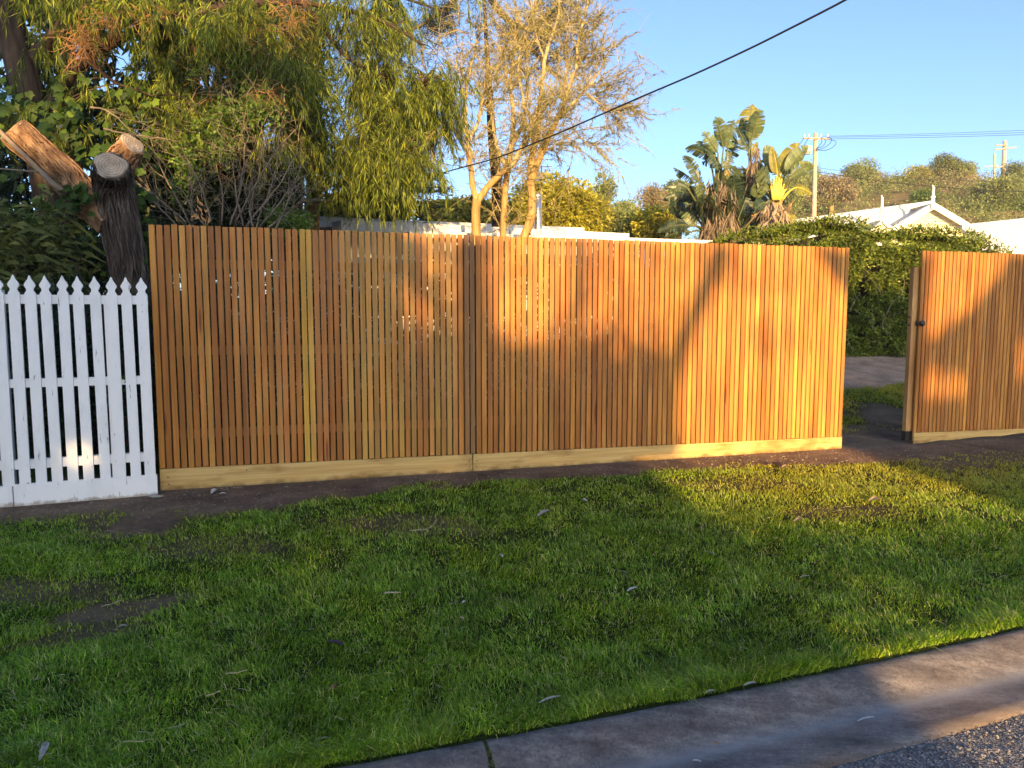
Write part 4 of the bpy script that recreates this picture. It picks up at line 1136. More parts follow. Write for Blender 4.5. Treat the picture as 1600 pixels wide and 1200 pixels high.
# wall under the eaves
a, b, nrm = a2
mb = MB(); a_ = a + nrm * .9 - [0, 0, .05]; b_ = b + nrm * .9 - [0, 0, .05]; dn = nrm * 8
V = np.array([[*a_[:2], .2], [*b_[:2], .2], [b_[0], b_[1], b_[2] - .12], [a_[0], a_[1], a_[2] - .12], [*(a_ + dn)[:2], .2], [*(b_ + dn)[:2], .2], [*(b_ + dn)[:2], b_[2] - .12], [*(a_ + dn)[:2], a_[2] - .12]])
mb.add(V, [[0, 1, 2, 3], [1, 5, 6, 2], [5, 4, 7, 6], [4, 0, 3, 7]]); mb.obj('wall', M_WALLW, house)
u = (b_ - a_); u[2] = 0; Lw = np.linalg.norm(u); u /= Lw; f3 = -nrm / np.linalg.norm(nrm)
for s, wd in ((.35, 1.5), (2.3, 1.2), (4.4, 1.6)):
    c0 = a_ + u * s; z0, z1 = 1.35, 2.35
    mb = MB(); q = np.array([[*(c0 + f3 * .02)[:2], z0], [*(c0 + u * wd + f3 * .02)[:2], z0], [*(c0 + u * wd + f3 * .02)[:2], z1], [*(c0 + f3 * .02)[:2], z1]])
    mb.add(np.vstack([q, q - f3 * .015]), [[0, 1, 2, 3], [0, 3, 7, 4], [1, 5, 6, 2], [3, 2, 6, 7], [0, 4, 5, 1]]); wn = mb.obj('window', M_GLASS, house)
    for zz0, zz1 in ((z0 - .05, z0), (z1, z1 + .05), (1.83, 1.87)):
        mb = MB(); q = np.array([[*(c0 + f3 * .05)[:2], zz0], [*(c0 + u * wd + f3 * .05)[:2], zz0], [*(c0 + u * wd + f3 * .05)[:2], zz1], [*(c0 + f3 * .05)[:2], zz1]])
        mb.add(np.vstack([q, q - f3 * .045]), [[0, 1, 2, 3], [4, 7, 6, 5], [0, 3, 7, 4], [1, 5, 6, 2], [3, 2, 6, 7], [0, 4, 5, 1]]); mb.obj('window_frame', M_FASC, house)
# flue
M_STEEL = simple('galvanised_steel', (0.62, 0.63, 0.64), 0.32, 6, 0.12, spec=0.5, metal=0.85)
fb_ = at(840, 362, 14.0); ft = at(840, 306, 14.0); rr = 5.6 / FPX * 14
mb = MB(); mb.tube([fb_ - [0, 0, .4], fb_, (fb_ + ft) / 2, ft], rr, 20); mb.obj('flue', M_STEEL, house, True)
mb = MB(); mb.tube([ft + [0, 0, -.03], ft + [0, 0, -.02], ft + [0, 0, .01], ft + [0, 0, .02]], [rr * 1.05, rr * 1.22, rr * 1.22, rr], 20); mb.obj('flue_band', M_STEEL, house)
mb = MB(); mb.tube([ft + [0, 0, .02], ft + [0, 0, .06], ft + [0, 0, .065]], [rr * .7, rr * .9, rr * .1], 18); mb.obj('flue_cap', M_STEEL, house)
mb = MB(); m_ = ft * .25 + fb_ * .75; mb.tube([m_, m_ + [0, 0, .03]], rr * 1.07, 20); mb.obj('flue_band', M_STEEL, house)
# rafters seen under the eave through the stems
for k, x in enumerate((470, 488, 507)):
    p = at(x, 352 + k, 11.9); mb = MB(); mb.tube([p + [-.1, .0, .0], p + [.25, .5, .09]], .018, 4); mb.obj('rafter', M_FASC, house)
# television aerial
M_AER = simple('aerial_metal', (0.30, 0.25, 0.21), 0.5, 10, 0.2)
aer = thing('tv_aerial', 'thin television aerial on a mast beside the steel flue', 'aerial', (at(846, 360, 14.2)[0], 14.2, at(846, 360, 14.2)[2]))
mb = MB(); mb.tube(path([(846, 368), (846, 258)], 14.2), .014, 6); mb.obj('mast', M_AER, aer)
mb = MB(); mb.tube(path([(795, 263), (862, 260)], 14.2), .010, 5); mb.obj('boom', M_AER, aer)
for k, x in enumerate((798, 806, 814, 822, 831, 842, 856)):
    p = at(x, 263 - (x - 795) * .045, 14.2); mb = MB(); mb.tube([p - [.02, .24, .0], p + [.02, .24, .0]], .006, 5); mb.obj('element', M_AER, aer)
mb = MB(); p = at(844, 276, 14.15); mb.box(p - [.05, .03, .05], p + [.05, .03, .05]); mb.obj('junction_box', M_AER, aer)

# ------------------------------------------------------------------ hedge
hedge = thing('hedge', 'tall clipped hedge with a sunlit top and shaded foot behind the opening', 'hedge', (at(1340, 545, 13.0)[0], 13.0, float(gz(at(1340, 545, 13.0)[0], 13.0))))
def htop(px):   # picture height of the hedge top
    return np.interp(px, [1120, 1135, 1180, 1250, 1300, 1340, 1375, 1400, 1440, 1480, 1520, 1545, 1560, 1600, 1640], [374, 370, 364, 354, 344, 349, 364, 364, 360, 364, 369, 379, 391, 400, 422])
HY = lambda px: np.interp(px, [1120, 1330, 1480, 1560, 1640], [13.0, 12.9, 13.2, 13.8, 14.6])
n = 74000
px = 1122 + rng.random(n) * 470; Yf = HY(px)
face = rng.random(n) < .72
ztop = atv(np.stack([px, htop(px)], 1), Yf)[:, 2]
X = (px - 800) / FPX * Yf * 1.0
X = atv(np.stack([px, np.full(n, 450.)], 1), Yf)[:, 0]
bump1 = (fbm(X * 1.6, rng.random(n) * 0 + 0, 2.) - .5)
zb = gz(X, Yf)
zr = rng.random(n)
Z = np.where(face, zb + (ztop - zb) * zr, ztop - .10)
lump = (fbm(X * 2.2, Z * 2.2, 7., 3) - .5) * .5
Yy = np.where(face, Yf + lump + .22 * np.abs(zr - .5) ** 2 + .12 * rng.random(n) + .5 * smooth(.86, 1.0, zr), Yf + .25 + 1.0 * rng.random(n))
Z = np.where(face, Z, ztop + (fbm(X * 2.5, Yy * 2.5, 1., 3) - .5) * .32 - .02)
P = np.stack([X, Yy, Z + (fbm(X * 3, Z * 0, 5.) - .5) * .12 * face], 1)
D = unit(rng.normal(size=(n, 3)) + np.where(face[:, None], np.array([0, -.9, .25]), np.array([0, -.3, .9])))
keep = fbm(P[:, 0] * 5, P[:, 2] * 5, P[:, 1] * 4, 2) > .36
mb = MB(); add_leaves(mb, P[keep], D[keep], .075 * (.6 + .7 * rng.random(keep.sum())), .034 * (.7 + .5 * rng.random(keep.sum())), .2)
k = 500; px2 = 1125 + rng.random(k) * 455; Y2 = HY(px2) + .4
P2 = atv(np.stack([px2, htop(px2) - 1], 1), Y2)
add_leaves(mb, np.repeat(P2, 5, 0) + rng.normal(size=(k * 5, 3)) * .05, rng.normal(size=(k * 5, 3)) + np.array([0, 0, .8]), .08, .03, .1)
mb.obj('foliage', L_HEDGE, hedge)
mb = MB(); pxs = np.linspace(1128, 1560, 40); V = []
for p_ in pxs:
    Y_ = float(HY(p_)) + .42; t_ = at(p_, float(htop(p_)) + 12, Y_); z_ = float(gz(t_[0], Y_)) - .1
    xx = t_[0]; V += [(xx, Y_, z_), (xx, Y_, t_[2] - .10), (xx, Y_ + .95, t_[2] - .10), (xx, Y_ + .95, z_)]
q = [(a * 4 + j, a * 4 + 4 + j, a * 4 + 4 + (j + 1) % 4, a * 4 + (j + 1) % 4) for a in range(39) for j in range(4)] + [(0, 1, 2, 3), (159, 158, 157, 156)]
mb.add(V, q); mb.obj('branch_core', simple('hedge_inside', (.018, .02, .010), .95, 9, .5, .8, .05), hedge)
mb = MB()
for k in range(26):
    p_ = random.uniform(1325, 1560); Y_ = float(HY(p_)) - .05; x_ = at(p_, 500, Y_)[0]
    twig(mb, np.array([x_, Y_, float(gz(x_, Y_)) + random.uniform(.1, 1.2)]), np.array([random.gauss(0, .5), -.2, 1]), random.uniform(.3, .7), .006, 3, 5, .2)
o = mb.obj('twigs', T_GREY, hedge); o['kind'] = 'stuff'

# ------------------------------------------------------------------ cream houses beyond the hedge
M_CREAM = simple('cream_board', (0.66, 0.60, 0.40), 0.7, 2, 0.05)
M_TRIMW = simple('white_trim', (0.78, 0.77, 0.70), 0.6, 2, 0.04)
M_RCREAM = simple('pale_roof', (0.62, 0.60, 0.56), 0.6, 1.2, 0.06)
def poly_obj(name, V, F, mat, parent): 
    mb = MB(); q = [f for f in F if len(f) == 4]; t = [f for f in F if len(f) == 3]; mb.add(V, q if q else None, t if t else None); return mb.obj(name, mat, parent)
YG = 27.0
gh = thing('gabled_house', 'cream weatherboard house with a pointed gable and white finials past the hedge', 'house', (at(1456, 460, YG)[0], YG, 1.2))
pk = at(1457, 317, YG); gl = at(1384, 360, YG); gr = at(1534, 363, YG); rl = at(1186, 362, 33.0); far = np.array([0, 7.0, 0])
def gable_boards():
    apx = at(1457, 326, YG + .25); l = at(1396, 361, YG + .25); r = at(1522, 362, YG + .25)
    poly_obj('gable_wall', [l, r, apx, l + [0, .1, 0], r + [0, .1, 0], apx + [0, .1, 0]], [[0, 1, 2], [5, 4, 3], [0, 2, 5, 3], [1, 4, 5, 2], [0, 3, 4, 1]], M_CREAM, gh)
    nB = 7
    for k in range(nB):
        t0 = (k + .08) / nB; t1 = (k + .96) / nB
        if t1 > .97: t1 = .97
        A0 = l + (apx - l) * t0; B0 = r + (apx - r) * t0; A1 = l + (apx - l) * t1; B1 = r + (apx - r) * t1
        for q_ in (A0, B0): q_[1] -= .04
        for q_ in (A1, B1): q_[1] -= .015
        V = [A0, B0, B1, A1]; V += [v + [0, .014, 0] for v in V]
        poly_obj('weatherboard', V, [[0, 1, 2, 3], [7, 6, 5, 4], [0, 3, 7, 4], [1, 5, 6, 2], [3, 2, 6, 7], [0, 4, 5, 1]], M_CREAM, gh)
gable_boards()
def barge(p, q, wd, name='bargeboard', th=.06, mat=M_TRIMW):
    dz = np.array([0, 0, -wd])
    V = [p, q, q + dz, p + dz]; V += [v + [0, th, 0] for v in V]
    poly_obj(name, V, [[3, 2, 1, 0], [4, 5, 6, 7], [0, 1, 5, 4], [2, 3, 7, 6], [0, 4, 7, 3], [1, 2, 6, 5]], mat, gh)
barge(gl + [0, -.12, 0], pk + [0, -.12, 0], .24); barge(pk + [0, -.13, 0], gr + [0, -.13, 0], .24)
# main roof behind the gable running down to the pole side
poly_obj('roof', [gl, pk, pk + far * .05, gl + far * .05, gl - [0, 0, .03], pk - [0, 0, .03], pk + far * .05 - [0, 0, .03], gl + far * .05 - [0, 0, .03]], [[0, 1, 2, 3], [7, 6, 5, 4], [0, 4, 5, 1], [3, 2, 6, 7]], M_RCREAM, gh)
poly_obj('roof', [pk, gr, gr + far, pk + far, pk - [0, 0, .03], gr - [0, 0, .03], gr + far - [0, 0, .03], pk + far - [0, 0, .03]], [[0, 1, 2, 3], [7, 6, 5, 4], [0, 4, 5, 1], [3, 2, 6, 7]], M_RCREAM, gh)
e0 = at(1172, 366, YG + .7); e1 = at(1440, 366, YG + .7); r0 = at(1198, 352, YG + 2.2); r1 = at(1455, 317, YG + 1.6)
e0[2] -= .5; e1[2] -= .5
poly_obj('roof', [e0, e1, r1, r0, e0 - [0, 0, .05], e1 - [0, 0, .05], r1 - [0, 0, .05], r0 - [0, 0, .05]], [[0, 1, 2, 3], [7, 6, 5, 4], [0, 4, 5, 1], [3, 2, 6, 7], [0, 3, 7, 4]], M_RCREAM, gh)
mb = MB(); mb.tube([r0 + [0, 0, .02], r1 + [0, 0, .02]], .07, 8); mb.obj('ridge_cap', simple('ridge_grey', (.45, .46, .47), .5, 3, .1), gh)
for k in range(0, 24):        # roof sheet ribs
    f0 = (k + .5) / 24; p = e0 + (e1 - e0) * f0 + [0, 0, .012]; q = r0 + (r1 - r0) * f0 + [0, 0, .012]
    mb = MB(); mb.tube([p, q], .012, 4); mb.obj('roof_rib', M_RCREAM, gh)
# walls
wl = at(1396, 361, YG + .25); wr = at(1522, 362, YG + .25)
mb = MB(); mb.box((wl[0], YG + .26, 1.0), (wr[0], YG + 6.8, wl[2] - .02)); mb.obj('wall', M_CREAM, gh)
mb = MB(); mb.box((e0[0] + .3, YG + 1.6, 1.0), (wl[0] - .01, YG + 6.8, e0[2] + .2)); mb.obj('wall', M_CREAM, gh)
for (x, yt, yb) in ((1457, 289, 326), (1377, 305, 345)):
    p0 = at(x, yb, YG - .2); p1 = at(x, yt, YG - .2); r_ = .062
    mb = MB(); h_ = p1[2] - p0[2]
    mb.tube([p0, p0 + [0, 0, h_ * .45], p0 + [0, 0, h_ * .5], p0 + [0, 0, h_ * .55], p0 + [0, 0, h_ * .9], p1], [r_, r_, r_ * 1.5, r_ * .75, r_ * .6, r_ * .25], 8)
    mb.obj('finial', M_TRIMW, gh)
gl2 = at(1352, 366, YG); pk2 = at(1377, 343, YG); gr2 = at(1402, 366, YG)
barge(gl2 + [0, -.15, 0], pk2 + [0, -.15, 0], .14); barge(pk2 + [0, -.16, 0], gr2 + [0, -.16, 0], .14)
poly_obj('gable_wall', [gl2 + [0, -.05, 0], gr2 + [0, -.05, 0], pk2 + [0, -.05, 0], gl2 + [0, .9, 0], gr2 + [0, .9, 0], pk2 + [0, .9, 0]], [[0, 1, 2], [0, 2, 5, 3], [1, 4, 5, 2]], M_CREAM, gh)
wh = thing('white_roof_house', 'low house showing one broad pale roof slope behind the end of the hedge', 'house', (at(1580, 460, 23)[0], 23.0, 1.1))
a = at(1502, 355, 23.0); b = at(1660, 338, 23.0); c = at(1690, 396, 21.4); d = at(1540, 398, 21.4)
poly_obj('roof', [d, c, b, a, d - [0, 0, .08], c - [0, 0, .08], b - [0, 0, .08], a - [0, 0, .08]], [[0, 1, 2, 3], [7, 6, 5, 4], [0, 4, 5, 1], [3, 2, 6, 7], [0, 3, 7, 4], [1, 5, 6, 2]], M_RCREAM, wh)
for k in range(16):
    f0 = (k + .5) / 16; p = d + (c - d) * f0 + [0, 0, .01]; q = a + (b - a) * f0 + [0, 0, .01]; mb = MB(); mb.tube([p, q], .010, 4); mb.obj('roof_rib', M_RCREAM, wh)
mb = MB(); mb.tube([a + [0, 0, .02], b + [0, 0, .02]], .06, 8); mb.obj('ridge_cap', M_ROOFM, wh)
mb = MB(); mb.box((d[0] + .4, 21.8, .9), (c[0], 26, d[2] - .12)); mb.obj('wall', M_CREAM, wh)
wh2 = thing('low_house', 'sliver of a white roof seen under the yellow banana leaves', 'house', (at(1215, 460, 24)[0], 24.0, 1.1))
a = at(1176, 356, 25); b = at(1250, 348, 25); c = at(1262, 378, 22.5); d = at(1160, 378, 22.5)
poly_obj('roof', [d, c, b, a, d - [0, 0, .08], c - [0, 0, .08], b - [0, 0, .08], a - [0, 0, .08]], [[0, 1, 2, 3], [7, 6, 5, 4], [0, 4, 5, 1], [3, 2, 6, 7], [0, 3, 7, 4], [1, 5, 6, 2]], M_RCREAM, wh2)
mb = MB(); mb.box((d[0] + .2, 22.8, .9), (c[0] - .1, 25, d[2] - .12)); mb.obj('wall', M_CREAM, wh2)

# ------------------------------------------------------------------ giant bird of paradise clump and banana
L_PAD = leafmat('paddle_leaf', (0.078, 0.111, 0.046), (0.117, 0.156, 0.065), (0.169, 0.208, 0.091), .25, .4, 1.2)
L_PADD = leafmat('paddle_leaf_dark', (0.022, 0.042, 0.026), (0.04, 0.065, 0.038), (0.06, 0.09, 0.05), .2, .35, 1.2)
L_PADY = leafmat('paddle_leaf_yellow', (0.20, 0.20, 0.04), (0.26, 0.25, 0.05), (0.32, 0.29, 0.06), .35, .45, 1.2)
M_PET = simple('leaf_stalk', (0.12, 0.13, 0.05), .5, 6, .3)
M_PETY = simple('leaf_stalk_yellow', (0.50, 0.40, 0.06), .5, 6, .3)
def paddle(parent, base, start, tip, Wd, mat, pet, facing=None, tear=.5, sag=.12, yb=17., ys=17., yt=17.):
    p0 = at(base[0], base[1], yb); p1 = at(start[0], start[1], ys); p2 = at(tip[0], tip[1], yt)
    mb = MB(); mid = (p0 + p1) / 2 + np.array([0, 0, .05]); mb.tube(resample([p0, mid, p1], 8), np.linspace(.035, .018, 8), 5)
    mb.obj('leaf_stalk', pet, parent, True)
    L = np.linalg.norm(p2 - p1); d = (p2 - p1) / L
    n = 18; t = np.linspace(0, 1, n + 1)
    bow = np.array([0, 0, 1.0]) * L * sag
    ctr = p1 + (p2 - p1) * t[:, None] + bow * (4 * t * (1 - t))[:, None] * (1 if abs(d[2]) < .85 else .2)
    ctr += np.array([.05 * L, 0, 0]) * (np.sin(t * 3.1) * random.uniform(-1, 1))[:, None]
    f = np.array(facing if facing is not None else (random.gauss(0, .5), -1, random.gauss(.1, .3)), float)
    s = np.cross(d, f); s /= np.linalg.norm(s); up = np.cross(s, d)
    wp = np.sin(np.pi * np.clip(t, 0, 1) ** .75) ** .6 * Wd * .5 + .01
    mb = MB()
    for sd in (-1, 1):
        droop = random.uniform(.1, .5); fw0 = random.uniform(.03, .07) * L
        for k in range(n):
            gap = .012 if random.random() < tear else 0.
            a_ = ctr[k] ; b_ = ctr[k + 1]
            fw = fw0 + random.uniform(-.012, .012) * L * (gap > 0)
            w0 = wp[k] * (random.uniform(.85, 1.05) if gap else 1); w1 = wp[k + 1] * (random.uniform(.88, 1.05) if gap else 1)
            o0 = s * sd * w0 + d * fw - up * w0 * droop; o1 = s * sd * w1 + d * fw - up * w1 * droop
            if gap: 
                droop = np.clip(droop + random.gauss(0, .25), -.2, 1.1)
            m0 = a_ + o0 * .55 + up * w0 * .10; m1 = b_ + o1 * .55 + up * w1 * .10 - d * gap * 1
            V = [a_, b_, m1, m0, a_ + o0, b_ + o1 - d * (gap * 2.2)]
            mb.add(V, [[0, 1, 2, 3], [3, 2, 5, 4]])
    lo = mb.obj('leaf', mat, parent)
    mb = MB(); mb.tube(ctr + up * .004, np.linspace(.016, .004, n + 1), 4, False); r_ = mb.obj('midrib', pet, lo); 
    return lo
def z1(x, y): return (1020 + x / 4.8, 150 + y / 4.8)
bop = thing('bird_of_paradise_plant', 'huge clump of giant paddle leaves with brown hanging skirts above the fence', 'plant', (at(1115, 500, 17)[0], 17.0, .9))
PL = [ # base, start, tip, width, material
 ((500, 700), (530, 400), (480, 165), .36, 'g'), ((520, 700), (560, 400), (606, 180), .42, 'G'), ((490, 720), (490, 430), (380, 280), .26, 'g'), ((480, 720), (470, 470), (335, 345), .24, 'g'),
 ((480, 760), (430, 470), (248, 400), .26, 'd'), ((420, 880), (350, 650), (232, 460), .26, 'd'), ((400, 900), (320, 660), (160, 545), .24, 'd'), ((390, 930), (260, 690), (90, 685), .24, 'd'),
 ((380, 950), (280, 770), (85, 775), .26, 'd'), ((380, 980), (300, 900), (125, 830), .42, 'd'), ((380, 1000), (280, 975), (48, 1015), .30, 'd'), ((380, 1020), (290, 1020), (95, 1060), .24, 'd'),
 ((540, 700), (570, 470), (640, 330), .36, 'G'), ((500, 720), (500, 520), (370, 500), .30, 'd'), ((520, 720), (520, 560), (400, 400), .34, 'd'), ((440, 860), (400, 700), (290, 600), .26, 'd'),
 ((400, 980), (370, 800), (230, 720), .40, 'd'), ((400, 1000), (370, 880), (200, 880), .40, 'd'), ((420, 1000), (400, 820), (330, 690), .34, 'g'),
 ((735, 700), (738, 340), (745, 66), .58, 'Y'), ((735, 700), (735, 350), (805, 110), .40, 'G'), ((730, 700), (722, 360), (680, 165), .32, 'd'), ((735, 700), (720, 420), (640, 250), .26, 'd'), ((740, 700), (730, 470), (780, 350), .24, 'Y'),
 ((700, 960), (650, 780), (820, 480), .52, 'G'), ((700, 960), (720, 760), (880, 530), .44, 'G'), ((700, 980), (720, 900), (880, 660), .46, 'd'), ((680, 980), (640, 860), (600, 620), .40, 'd'), ((700, 1000), (680, 900), (760, 680), .5, 'd'),
 ((660, 1000), (640, 930), (700, 760), .46, 'd'), ((560, 780), (560, 640), (690, 540), .36, 'g'), ((540, 760), (590, 620), (740, 600), .32, 'd'), ((520, 760), (540, 560), (590, 430), .30, 'g'), ((700, 1010), (740, 960), (800, 860), .42, 'd'), ((650, 1010), (650, 960), (620, 800), .42, 'd')]
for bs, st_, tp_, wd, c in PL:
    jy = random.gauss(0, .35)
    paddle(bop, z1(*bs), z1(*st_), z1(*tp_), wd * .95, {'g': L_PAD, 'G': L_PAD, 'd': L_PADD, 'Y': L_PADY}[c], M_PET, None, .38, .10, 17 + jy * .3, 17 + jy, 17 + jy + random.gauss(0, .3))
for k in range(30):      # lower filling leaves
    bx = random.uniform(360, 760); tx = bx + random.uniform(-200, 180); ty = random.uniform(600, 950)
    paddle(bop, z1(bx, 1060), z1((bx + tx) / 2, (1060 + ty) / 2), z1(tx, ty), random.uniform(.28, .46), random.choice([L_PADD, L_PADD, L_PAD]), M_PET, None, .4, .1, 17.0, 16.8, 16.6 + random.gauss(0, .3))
for (b0, b1, r) in (((500, 1100), (545, 560), .15), ((440, 1100), (430, 700), .13), ((600, 1100), (560, 700), .13), ((735, 1080), (738, 560), .10), ((380, 1100), (400, 850), .12)):
    mb = MB(); bark_tube(mb, path([(*z1(*b0), 17.1), (*z1((b0[0] + b1[0]) / 2 + 8, (b0[1] + b1[1]) / 2), 17.1), (*z1(*b1), 17.1)], 17.1), [r * 1.2, r, r * .8], 30, 14, int(b0[0]), .2, 4); mb.obj('stem', B_PALE, bop, True)
mb = MB()
for (cx, cy, sx, sy, n, L_) in ((470, 700, 30, 50, 150, .45), (540, 680, 28, 40, 200, .5), (500, 860, 40, 70, 300, .45), (590, 960, 22, 60, 300, .5), (430, 980, 30, 60, 180, .45), (740, 560, 16, 50, 110, .3), (780, 430, 14, 30, 70, .25), (520, 1000, 50, 50, 320, .45)):
    q = np.stack([1020 + (cx + rng.normal(size=n) * sx) / 4.8, 150 + (cy + rng.normal(size=n) * sy) / 4.8], 1)
    P = atv(q, 16.75 + rng.normal(size=n) * .15)
    add_leaves(mb, P, rng.normal(size=(n, 3)) * np.array([.35, .3, .2]) + np.array([0, 0, -1.]), L_ * (.4 + .8 * rng.random(n)), .026, .1, .3)
mb.obj('dry_skirt', L_DRY, bop)
ban = thing('banana_plant', 'yellow-stalked banana-like plant in full sun beside the dark paddle-leaved clump', 'plant', (at(1205, 500, 16.5)[0], 16.5, .9))
PLB = [((915, 770), (950, 600), (850, 378), .34, 'G'), ((930, 770), (935, 600), (900, 385), .30, 'Y'), ((950, 770), (955, 600), (1085, 362), .44, 'Y'), ((955, 770), (990, 590), (1165, 388), .36, 'G'),
       ((965, 770), (1030, 605), (1205, 520), .30, 'G'), ((970, 780), (1060, 690), (1190, 735), .28, 'Y'), ((900, 780), (880, 640), (800, 560), .40, 'G'), ((890, 790), (860, 720), (740, 700), .40, 'G'), ((960, 900), (1010, 890), (1050, 975), .24, 'Y'), ((900, 780), (870, 700), (790, 640), .4, 'G'),
       ((905, 800), (850, 800), (770, 850), .3, 'd')]
for bs, st_, tp_, wd, c in PLB:
    jy = random.gauss(0, .2)
    paddle(ban, z1(*bs), z1(*st_), z1(*tp_), wd * 1.0, {'G': L_PAD, 'd': L_PADD, 'Y': L_PADY}[c], M_PETY if c == 'Y' else M_PET, None, .15, .12, 16.5, 16.5 + jy, 16.5 + jy * 1.5)
for x0, x1_, y1_ in ((905, 880, 640), (915, 905, 620), (925, 925, 600), (935, 945, 610), (945, 965, 620), (955, 985, 660), (960, 1005, 700)):
    mb = MB(); mb.tube(resample(path([(*z1(x0, 780), 16.35), (*z1((x0 + x1_) / 2, 700), 16.3), (*z1(x1_, y1_), 16.35)], 16.3), 6), np.linspace(.045, .02, 6), 6); mb.obj('leaf_stalk', M_PETY, ban, True)
mb = MB(); bark_tube(mb, path([(*z1(900, 1060), 16.6), (*z1(905, 900), 16.6), (*z1(930, 770), 16.6)], 16.6), [.16, .14, .13], 24, 14, 3, .25, 4); mb.obj('stem', B_PALE, ban, True)
mb = MB()
for (cx, cy, sx, sy, n) in ((890, 840, 30, 25, 90), (880, 930, 25, 40, 120), (950, 860, 25, 30, 70), (985, 900, 15, 40, 50)):
    q = np.stack([1020 + (cx + rng.normal(size=n) * sx) / 4.8, 150 + (cy + rng.normal(size=n) * sy) / 4.8], 1)
    add_leaves(mb, atv(q, 16.25 + rng.normal(size=n) * .15), rng.normal(size=(n, 3)) * np.array([.5, .3, .3]) + np.array([0, 0, -1.]), .5 * (.5 + .8 * rng.random(n)), .07, .1, .3)
mb.obj('dry_skirt', L_DRY, ban)

# ------------------------------------------------------------------ hill scrub
def hillcrest(px): return np.interp(px, [900, 1000, 1180, 1250, 1330, 1400, 1500, 1600, 1800], [345, 338, 318, 305, 300, 292, 285, 296, 290])
HC = 'trees along the crest of the hill'
crest = [(1345, 272, 24, 20, 'O', 'grey-green spreading tree first on the crest past the near power pole'), (1372, 290, 22, 18, 'B', 'brown dry tree low on the crest'), (1395, 296, 24, 16, 'O', 'low olive tree beside the brown dry one on the crest'), (1425, 284, 24, 18, 'G', 'yellow-green rounded tree in the middle of the crest'),
         (1450, 290, 20, 14, 'O', 'small olive tree under the crest just before the tallest one'), (1475, 270, 24, 22, 'D', 'tallest dark tree on the crest with a domed crown'), (1505, 276, 22, 18, 'O', 'grey dome beside the tallest tree on the crest'), (1500, 294, 40, 18, 'B', 'broad brown scrubby tree below the domes of the crest'),
         (1445, 305, 16, 12, 'Y', 'bright yellow-green bush on the slope above the gable'), (1560, 300, 34, 20, 'O', 'olive tree in front of the far power pole'), (1592, 290, 24, 32, 'M', 'fresh green tree filling the crest beyond the far pole'), (1300, 300, 28, 20, 'B', 'brownish tree in the dip past the near power pole'),
         (1262, 290, 24, 26, 'O', 'olive tree against the sky just behind the near power pole'), (1235, 300, 24, 26, 'O', 'dull tree between the banana plant and the near power pole'), (1545, 325, 40, 18, 'M', 'green bush band on the slope behind the gable'), (1590, 325, 40, 24, 'Y', 'bright green bush above the broad pale roof'), (1420, 262, 5, 4, 'O', ''), ]
MM = {'O': L_OLIVE, 'B': L_BROWN, 'G': L_GOLD, 'D': L_MID, 'Y': L_SHRUB, 'M': L_MID}
for k, (x, y, rx, ry, c, lab) in enumerate(crest):
    if not lab: continue
    Y = 92 if y < 300 else 74
    tree('hill_tree', lab, x, y, rx * 1.25, ry * 1.3, Y, int(rx * ry * 15), .26, .12, MM[c], 50 + k, .3, HC, 14, shell=.5, bark=B_PALE if c in 'OB' else None)
def scatter_scrub(name, lab, mat, n, seed, L):
    r = np.random.default_rng(seed); m_ = n
    px = 960 + r.random(m_) * 760; Y = 44 + r.random(m_) ** 1.4 * 56
    X = (px - 800) / FPX * Y; Z = hz(X, Y)
    keep = fbm(X * .22 + seed, Y * .16, 1.) > .46; X, Y, Z = X[keep], Y[keep], Z[keep]
    mb = MB(); k = 190
    R = r.random(len(X)) ** 1.5 * 1.9 + .8
    for x, y, z, rr in zip(X, Y, Z, R):
        u = unit(r.normal(size=(k, 3))); u[:, 2] = np.abs(u[:, 2])
        P = np.array([x, y, z]) + u * np.array([rr * 1.2, rr, rr * 1.15]) * (.65 + .4 * r.random((k, 1)))
        add_leaves(mb, P, u + rng.normal(size=(k, 3)) * 1.0, L * (.6 + .8 * r.random(k)), L * .42, .2)
    o = mb.obj(name, mat); tag(o, lab, 'scrub', kind='stuff')
scatter_scrub('olive_scrub', 'olive scrub covering the slope of the hill', L_OLIVE, 520, 1, .24)
scatter_scrub('brown_scrub', 'dry brown scrub patches on the slope of the hill', L_BROWN, 260, 2, .24)
scatter_scrub('green_scrub', 'green coastal scrub patches on the slope of the hill', L_MID, 420, 3, .24)

# ------------------------------------------------------------------ power poles and wires
M_POLE = simple('pole_timber', (0.42, 0.33, 0.24), 0.85, 3, 0.15)
M_WIRE = simple('wire_black', (0.015, 0.015, 0.017), 0.5, 3, 0.1)
M_INS = simple('insulator', (0.55, 0.5, 0.45), 0.4, 3, 0.1)
YP = 45.0
pp = thing('power_pole', 'tall pale timber power pole with a crossarm rising beside the banana leaves', 'power pole', (at(1272, 340, YP)[0], YP, float(hz(at(1272, 340, YP)[0], YP))))
b_ = at(1271, 370, YP); t_ = at(1274.5, 208, YP)
mb = MB(); mb.tube(resample([b_, t_], 8), np.linspace(.155, .115, 8), 12); mb.obj('pole', M_POLE, pp, True)
mb = MB(); c0 = at(1255, 216, YP - .2); c1 = at(1296, 217, YP - .2); mb.tube([c0, c1], .06, 4); mb.obj('crossarm', M_POLE, pp)
for x in (1257, 1264, 1283, 1293):
    p = at(x, 213, YP - .2); mb = MB(); mb.tube([p - [0, 0, .05], p, p + [0, 0, .10], p + [0, 0, .14]], [.02, .05, .04, .02], 8); mb.obj('insulator', M_INS, pp)
mb = MB(); c0 = at(1257, 234, YP - .2); mb.box(c0 + [0, 0, -.22], c0 + [.42, .3, .1]); mb.obj('transformer_box', M_INS, pp)
